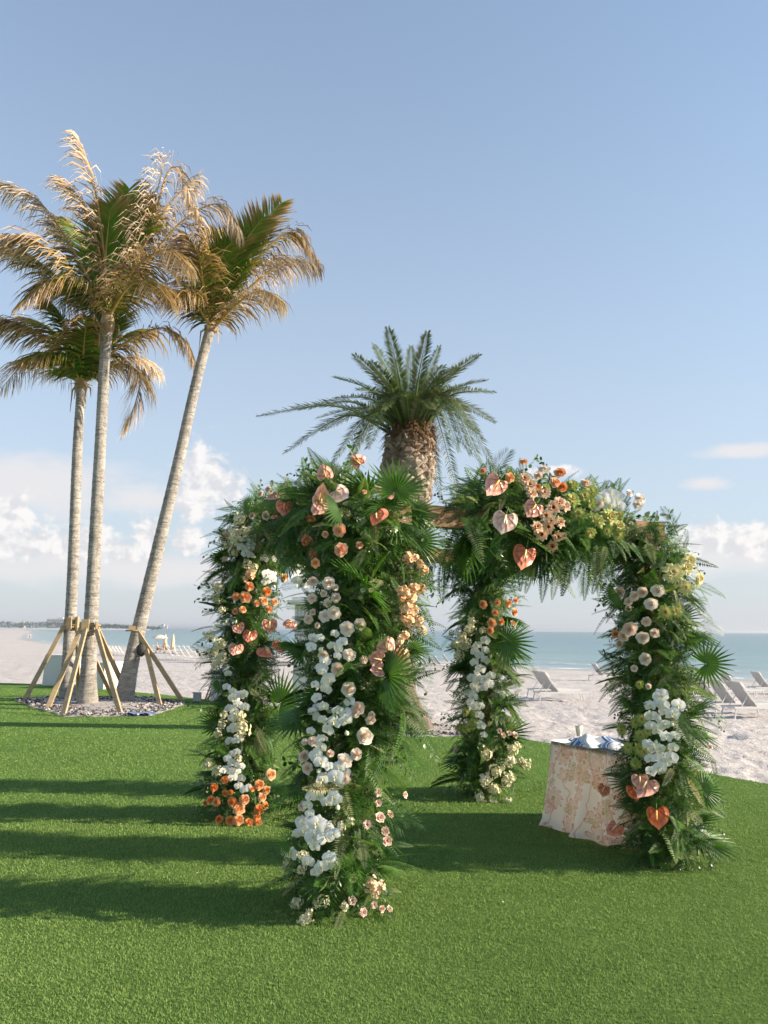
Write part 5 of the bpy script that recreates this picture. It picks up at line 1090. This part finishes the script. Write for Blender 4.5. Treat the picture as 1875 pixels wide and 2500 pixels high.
heroes('H', 'fern,0,FR,480,370,180,380,.02;fern,2,FR,470,330,200,335,.0;fern,1,FR,480,250,340,130,0;fern,0,FR,460,230,350,220,0;fern,0,FR,420,560,200,520,.02;fern,1,FR,760,700,740,950,.05;fern,0,FR,830,720,800,970,.03;fern,1,FR,930,740,880,1020,.06;pale,1,FR,1010,720,960,990,.08;fern,0,FR,1080,740,1050,985,.05;fern,1,FR,1200,740,1180,1010,.06;pale,1,FR,1260,640,1310,985,.08;fern,0,FR,1290,760,1250,980,.0;fern,2,FR,1220,430,1090,560,.16;fern,2,FR,1150,480,1310,640,.14;fern,0,FR,620,600,470,780,.12;fern,0,FR,680,480,560,640,.12;fern,3,FR,1320,640,1330,720,.14')
heroes('H', 'pale,0,FR,720,220,640,60,0;pale,0,FR,760,150,745,30,0;pale,1,FR,850,220,780,100,.02;fern,2,FR,960,230,950,140,0;pale,0,FR,1310,290,1325,180,0;fern,0,FR,1400,330,1360,190,0;fern,0,FR,1440,380,1510,250,0;pale,0,R,1480,520,1640,600,.1;fern,1,FR,1440,420,1600,440,0;areca,0,R,1360,760,1340,960,.0;fern,0,B,470,980,370,1170,.08;fern,1,LB,230,720,190,1030,.05;fern,0,LB,160,760,100,880,.05;areca,1,B,640,1330,850,1480,.05;fan,0,B,650,1290,850,1390,.12;fern,0,B,290,1480,250,1560,.05;pale,0,B,620,1330,610,1510,.12;pale,0,B,700,1640,760,1600,0')
heroes('I', 'areca,0,R,890,380,790,100,0;fan,0,R,1130,1470,1400,1450,.12;fan,1,R,380,880,230,950,.02;areca,1,R,1030,1110,1300,1190,0;areca,0,R,1000,1000,1240,1060,0;areca,0,R,1040,920,1170,900,0;pale,1,R,900,900,960,1010,.1;pale,1,R,990,850,1040,980,.06;pale,0,R,690,1080,600,1180,.14;fern,0,R,450,1000,380,1130,.1;fern,1,R,430,1370,200,1400,.04;fern,0,R,440,1440,200,1530,.04;fern,0,R,450,1560,240,1700,.05;fern,1,R,500,1660,310,1746,.08;pale,1,R,1100,1560,1180,1660,.06;fern,2,R,620,420,720,620,.1;areca,1,R,760,370,700,280,0;areca,0,R,960,420,970,310,0;pale,0,R,940,500,980,370,.02;fern,0,R,780,600,690,640,.12;fern,2,R,560,980,400,1120,.12;fern,3,R,700,1420,690,1560,.12')
heroes('E', 'fern,1,R,880,420,1180,370,.0;fern,2,R,820,480,1050,620,.08;fern,0,R,700,600,830,780,.12;areca,0,R,1000,560,1210,620,0;fern,0,R,250,1060,10,1100,.08;fern,1,R,300,1480,120,1400,.06;fern,0,R,320,1800,180,1720,.06;fern,1,R,330,1850,210,2040,.1;fern,0,R,420,1880,470,2020,.12;pale,1,R,780,1180,950,1420,.1;pale,0,R,650,1080,590,1230,.14;areca,1,R,720,1700,830,2040,.12;areca,0,R,690,1720,740,1900,.14;sprig,0,R,880,1560,1090,2060,.08;sprig,0,R,930,1600,1190,1740,.02;sprig,2,R,1000,560,1150,720,0;sprig,2,R,950,1330,1130,1400,0;sprig,0,R,900,1750,1050,2120,.1;sprig,0,R,850,1800,900,2110,.1;pale,0,R,1010,1000,1100,1180,.06;fan,1,R,930,1300,1180,1260,.0;areca,1,R,960,1450,1180,1570,0;fern,0,R,800,1360,760,1560,.14;fern,0,R,130,350,0,330,.02;fern,1,R,160,430,10,560,.04;pale,1,R,800,170,810,320,.1')
heroes('F', 'sprig,0,B,100,470,10,500,0;sprig,0,B,640,240,740,190,0;sprig,1,B,160,1260,0,1235,0;fern,1,B,120,780,40,880,.03;fern,0,B,130,930,30,1070,.03;fern,1,B,160,1500,50,1590,.03;areca,1,B,560,1200,750,1150,.03;areca,0,B,600,1250,720,1330,.03;areca,0,B,690,1690,890,1800,.02;sprig,1,B,680,1790,800,1850,.02;fern,0,B,240,1850,130,1930,.05;fern,1,B,200,1740,140,1780,.05;fern,0,B,400,1480,330,1600,.12;fern,2,B,480,150,440,60,.1;pale,0,B,560,60,540,-20,.05;pale,0,B,340,200,270,240,.05')
# the 300 of each kind that show largest are leaves of their own; the rest is one mass of greenery per kind
def shown(g): M = g[2]; c = M @ Vector((0, .5, 0)); return M.to_scale().x / (c - EYEP).length
LIMIT = {'fern_frond': 300, 'palm_frond': 200, 'fan_leaf': 80, 'leaf_sprig': 120}; rest = list(mid)
for nm_, me, M in HEROES: link(nm_, me, arch, M)
LIMIT = {k: v - sum(1 for g in HEROES if g[0] == k) for k, v in LIMIT.items()}; print({k: sum(1 for g in HEROES if g[0] == k) for k in LIMIT})
cen = {h: (HOST[h][0] + HOST[h][1]) / 2 for h in HOST}
for kind, lim in LIMIT.items():
    L_ = [g for g in GREENS if g[0] == kind]; first = L_[:0]
    L_.sort(key=lambda g: -shown(g) * (1.6 if (g[2] @ Vector((0, .6, 0)) - EYEP).length < min((EYEP - Vector((c.x, c.y, EYEP.z))).length for c in (CF, CL, CB, CR) if (Vector((c.x, c.y, 0)) - Vector((g[2].translation.x, g[2].translation.y, 0))).length < 1.3 or c is CB) else 1))
    for nm_, me, M in L_[:lim]: link(nm_, me, arch, M)
    rest += [(g[1], g[2]) for g in L_[lim:]]
def mass(name, items, mats):
    cache = {}; Vs, Fs, Ms, Rn = [], [], [], []; off = 0; midx = {m_: i for i, m_ in enumerate(mats)}
    for me, M in items:
        if me.name not in cache:
            v = np.empty(len(me.vertices) * 3); me.vertices.foreach_get('co', v); q = []
            for pl in me.polygons: k = list(pl.vertices); q += [k] if len(k) == 3 else [[k[0], k[i], k[i + 1]] for i in range(1, len(k) - 1)]
            cache[me.name] = (v.reshape(-1, 3), np.array(q), midx[me.materials[0].name])
        v, q, mi = cache[me.name]; A = np.array(M); Vs.append(v @ A[:3, :3].T + A[:3, 3]); Fs.append(q + off); off += len(v); Ms.append(np.full(len(q), mi)); Rn.append(np.full(len(v), RNG.random()))
    me = np_mesh(name, np.concatenate(Vs), np.concatenate(Fs), mats, False, {'rnd': np.concatenate(Rn)}); me.polygons.foreach_set('material_index', np.concatenate(Ms).astype(np.int32)); return me
o = link('greenery', mass('greenery', rest, ['fern_green', 'fern_pale', 'palm_green', 'vine_green']), arch); tag(o, kind='stuff')
print('ARCH parts', len(arch.children), 'mass items', len(rest), 'tris', len(o.data.polygons))
# ------------------------------------------------------------------ table with patterned cloth
m, nt = material('cloth_print')
uv = nt.add('ShaderNodeUVMap', uv_map='UVMap').outputs[0]
def motif(scale, off, petals, inner, dens):
    """big sketched blooms: one per Voronoi cell, rays and scalloped rings drawn in thin lines"""
    mp = nt.add('ShaderNodeMapping'); mp.inputs['Location'].default_value = off; mp.inputs['Scale'].default_value = (scale, scale, 1); nt.link(uv, mp.inputs[0])
    vo = nt.add('ShaderNodeTexVoronoi', voronoi_dimensions='2D'); vo.inputs['Scale'].default_value = 1; vo.inputs['Randomness'].default_value = .75; nt.link(mp.outputs[0], vo.inputs['Vector'])
    df = nt.vmath('SUBTRACT', mp.outputs[0], vo.outputs['Position']); sp = nt.add('ShaderNodeSeparateXYZ'); nt.link(df, sp.inputs[0])
    rr = nt.math('SQRT', nt.math('ADD', nt.math('MULTIPLY', sp.outputs[0], sp.outputs[0]), nt.math('MULTIPLY', sp.outputs[1], sp.outputs[1])))
    an = nt.math('ADD', nt.math('ARCTAN2', sp.outputs[0], sp.outputs[1]), nt.math('MULTIPLY', rr, 1.6))
    pet = nt.math('ABSOLUTE', nt.math('SINE', nt.math('MULTIPLY', an, petals / 2)))
    edge = nt.math('ADD', .20, nt.math('MULTIPLY', pet, .22))
    sepc = nt.add('ShaderNodeSeparateColor'); nt.link(vo.outputs['Color'], sepc.inputs[0]); gate = nt.maprange(sepc.outputs[0], dens, dens + .05)
    body = nt.math('LESS_THAN', rr, edge); rim = nt.math('LESS_THAN', nt.math('ABSOLUTE', nt.math('SUBTRACT', rr, edge)), .022)
    rays = nt.math('LESS_THAN', nt.math('ABSOLUTE', nt.math('SINE', nt.math('MULTIPLY', an, petals * 2.5))), .34); core = nt.math('LESS_THAN', rr, .085)
    ln = nt.math('MAXIMUM', rim, nt.math('MULTIPLY', rays, nt.math('MULTIPLY', body, nt.math('GREATER_THAN', rr, .12))))
    return nt.math('MULTIPLY', body, gate), nt.math('MULTIPLY', ln, gate), nt.math('MULTIPLY', nt.math('MULTIPLY', core, inner), gate)
n = nt.noise(uv, 30, 3)
col = c4(.88, .86, .82)
for sc_, off, pt, inn, dn, tint, line, dot in ((4.2, (0, 0, 0), 9, 1, .25, (.80, .58, .46), (.60, .20, .11), (.42, .36, .10)), (5.6, (.37, .71, 0), 5, 0, .45, (.80, .60, .48), (.62, .22, .11), (.36, .36, .10)), (9.5, (.2, .4, 0), 3, 1, .66, (.62, .60, .36), (.38, .36, .10), (.36, .36, .10))):
    b_, l_, k_ = motif(sc_, off, pt, inn, dn)
    col = nt.mix(nt.math('MULTIPLY', b_, .30), col, c4(*tint)); col = nt.mix(nt.math('MULTIPLY', l_, .7), col, c4(*line)); col = nt.mix(nt.math('MULTIPLY', k_, .7), col, c4(*dot))
ws = nt.add('ShaderNodeTexWave', wave_type='BANDS'); ws.inputs['Scale'].default_value = 2.2; ws.inputs['Distortion'].default_value = 9; ws.inputs['Detail'].default_value = 2; ws.inputs['Detail Scale'].default_value = 1.4; nt.link(uv, ws.inputs[0])
vine = nt.math('GREATER_THAN', ws.outputs['Fac'], .985); col = nt.mix(nt.math('MULTIPLY', vine, .5), col, c4(.66, .27, .16))
b = principled(nt, col, .75, .25, nt.bump(n, .1, .002)); tr = nt.add('ShaderNodeBsdfTranslucent'); nt.link(col, tr.inputs[0])
mx = nt.add('ShaderNodeMixShader'); mx.inputs[0].default_value = .58; nt.link(b.outputs[0], mx.inputs[1]); nt.link(tr.outputs[0], mx.inputs[2]); out(nt, mx)
m, nt = material('striped_cloth')
uv = nt.add('ShaderNodeUVMap', uv_map='UVMap').outputs[0]; sp = nt.add('ShaderNodeSeparateXYZ'); nt.link(uv, sp.inputs[0])
st = nt.ramp(nt.math('FRACT', nt.math('MULTIPLY', sp.outputs[0], 2.0)), [(0, (.80, .80, .82)), (.12, (.05, .14, .42)), (.17, (.80, .80, .82)), (.22, (.10, .25, .55)), (.34, (.80, .80, .82)), (.39, (.05, .14, .42)), (.43, (.80, .80, .82)), (.62, (.40, .55, .76)), (.66, (.80, .80, .82))], 'CONSTANT')
out(nt, principled(nt, st, .7, .3))
TD = Vector((.47, -.883, 0)).normalized(); TN = Vector((.883, .47, 0)); T0 = Vector((1.44, 7.0, 0)); TL, TW, TZ = .84, .60, .69
tc = T0 + TD * TL / 2 + TN * TW / 2; trz = math.atan2(TD.y, TD.x)
r = root('side_table', tc, trz, label='small table hidden under the floral cloth beside the right column', category='table')
mb = MB(); mb.box((0, 0, TZ - .02), (TL - .02, TW - .02, .03)); link('tabletop', mb.mesh('tabletop', 'timber', False), r, world=False)
for sx in (-1, 1):
    for sy in (-1, 1): mb = MB(); mb.bar((sx * (TL / 2 - .06), sy * (TW / 2 - .06), 0), (sx * (TL / 2 - .06), sy * (TW / 2 - .06), TZ - .035), .04); link('leg', mb.mesh('leg', 'timber', False), r, world=False)
NU, NV = 200, 26; pts = []; UVv = []
def rrect(u, a, b, rc):
    """point and outward normal on a rounded rectangle, u in 0..1"""
    segs = [(2 * a - 2 * rc), math.pi / 2 * rc, (2 * b - 2 * rc), math.pi / 2 * rc] * 2; tot = sum(segs); s_ = u * tot; cx, cy = a - rc, b - rc
    st = [((-cx, -b), (1, 0), (0, -1)), ((cx, -cy), None, -90), ((a, -cy), (0, 1), (1, 0)), ((cx, cy), None, 0), ((cx, b), (-1, 0), (0, 1)), ((-cx, cy), None, 90), ((-a, cy), (0, -1), (-1, 0)), ((-cx, -cy), None, 180)]
    for (p, d, n_), L in zip(st, segs):
        if s_ <= L + 1e-9:
            if d is None: an = R_(n_) + s_ / rc; return (p[0] + rc * math.cos(an), p[1] + rc * math.sin(an)), (math.cos(an), math.sin(an)), u * tot
            return (p[0] + d[0] * s_, p[1] + d[1] * s_), n_, u * tot
        s_ -= L
    return (-cx, -b), (0, -1), tot
mb = MB(); a_, b_ = TL / 2 + .012, TW / 2 + .012
for j in range(NV):
    h = j / (NV - 1)
    for i in range(NU):
        (x, y), (nx, ny), s_ = rrect(i / NU, a_, b_, .05); f = .5 + .5 * math.sin(s_ * 15 + 1.3 * math.sin(s_ * 4.1)); g = math.sin(s_ * 27 + 2) * .3
        o_ = h ** 1.1 * (.100 + .085 * (f + g - .35)) + .004 * math.sin(9 * h + s_ * 5) * h; z = TZ + .004 - h * (TZ - .012 - .02 * f)
        if h > .93: o_ += (h - .93) * .45 * (.4 + f)
        if j == 0: o_ = -.006; z = TZ + .004
        pts.append((x + nx * o_, y + ny * o_, z)); UVv.append((s_, h * .8))
mb.grid(pts, NU, NV, wrap=True); top = len(mb.v)
mb.add([(0, 0, TZ + .004)], []); UVv.append((.3, -.3)); mb.f += [(i, (i + 1) % NU, top) for i in range(NU)]; mb.mi += [1] * NU
simple('cloth_plain', (.84, .82, .78), .75, .25, .03, 20)
me = mb.mesh('tablecloth', ['cloth_print', 'cloth_plain']); ul = me.uv_layers.new(name='UVMap')
for lp in me.loops: 
    u_, v_ = UVv[lp.vertex_index]; ul.data[lp.index].uv = (u_, v_)
nrm_fix = me
o = link('tablecloth', me, None, Matrix.Translation(tc) @ Matrix.Rotation(trz, 4, 'Z')); tag(o, 'white tablecloth printed with coral flowers, hanging in folds to the lawn', 'tablecloth')
# striped prayer shawl lying in a heap on the table
cs = G(1472, 1826, .69); cs.z = TZ + .012; nu, nv = 44, 26; pts = []; mb = MB()
for j in range(nv):
    for i in range(nu):
        u_, v_ = i / (nu - 1), j / (nv - 1); x = (u_ - .5) * .54 * (1 - .10 * math.sin(v_ * 7)) + .03 * math.sin(v_ * 11 + u_ * 6); y = (v_ - .5) * .34 + .04 * math.sin(u_ * 13)
        env = max(0, 1 - (2 * u_ - .75) ** 2 * .9) * max(0, 1 - (2 * v_ - 1) ** 2) ** .6
        z = .008 + env * (.022 + .042 * abs(math.sin(u_ * 8.5 + v_ * 4.5 + .8)) * (1.1 - .7 * u_) + .020 * math.sin(u_ * 19 + 5 * v_)) + .018 * env * math.sin(v_ * 13 + u_ * 8); pts.append((x, y, max(.004, z)))
mb.grid(pts, nu, nv); me = mb.mesh('prayer_shawl', 'striped_cloth'); ul = me.uv_layers.new(name='UVMap')
for lp in me.loops: ul.data[lp.index].uv = ((lp.vertex_index % nu) / (nu - 1) + .1 * (lp.vertex_index // nu) / nv, (lp.vertex_index // nu) / (nv - 1))
o = link('folded_shawl', me, None, Matrix.Translation(cs) @ Matrix.Rotation(-.55, 4, 'Z')); tag(o, 'crumpled white shawl with blue stripes heaped on the table', 'shawl')
cs = G(1404, 1796, .69); cs = cs + (tc - cs) * .12; cs.z = TZ + .006
mb = MB(); mb.lathe([(.001, 0), (.030, 0), (.032, .006), (.028, .012), (.033, .03), (.041, .075), (.045, .13), (.043, .13), (.038, .075), (.028, .03), (.001, .022)], 28)
o = link('ceramic_cup', mb.mesh('ceramic_cup', 'ceramic'), None, Matrix.Translation(cs) @ Matrix.Scale(.72, 4)); tag(o, 'small cream cup standing on the table behind the striped shawl', 'cup')

# petals and bits of leaf dropped on the turf
n = 70; X = RNG.uniform(-4, 4.2, n); Y = RNG.uniform(2.6, 10, n); k = inside(X, Y, TURF) & (RNG.random(n) < np.clip(1.4 - np.minimum.reduce([np.hypot(X - c.x, Y - c.y) for c in (CF, CL, CB, CR)]) * .55, .12, 1)); X, Y = X[k], Y[k]; n = len(X)
A = RNG.uniform(0, 6.28, n); S_ = RNG.uniform(.006, .014, n); q = np.array([(-1, 0, .012), (0, -.55, .017), (1, 0, .014), (0, .55, .020)])
V = np.stack([X[:, None] + (q[None, :, 0] * np.cos(A)[:, None] - q[None, :, 1] * np.sin(A)[:, None]) * S_[:, None], Y[:, None] + (q[None, :, 0] * np.sin(A)[:, None] + q[None, :, 1] * np.cos(A)[:, None]) * S_[:, None], np.broadcast_to(q[None, :, 2], (n, 4))], -1).reshape(-1, 3)
simple('petal_litter', (.66, .60, .46), .6, .3, .35, 2)
tag(link('fallen_petals', np_mesh('fallen_petals', V, np.arange(4 * n).reshape(-1, 4), 'petal_litter', False)), 'pale petals and leaf bits dropped on the turf round the arch', 'petals', kind='stuff')

# ------------------------------------------------------------------ sea air
mb = MB(); mb.box((0, 0, 5.6), (19400, 19400, 17.0)); m, nt = material('haze')
pv = nt.add('ShaderNodeVolumePrincipled'); pv.inputs['Color'].default_value = (.90, .94, 1, 1); pv.inputs['Density'].default_value = .00021; pv.inputs['Anisotropy'].default_value = .6
o_ = nt.add('ShaderNodeOutputMaterial'); nt.link(pv.outputs[0], o_.inputs['Volume'])
tag(link('haze', mb.mesh('haze', 'haze', False)), 'pale sea haze softening the far shore', 'haze', kind='stuff')
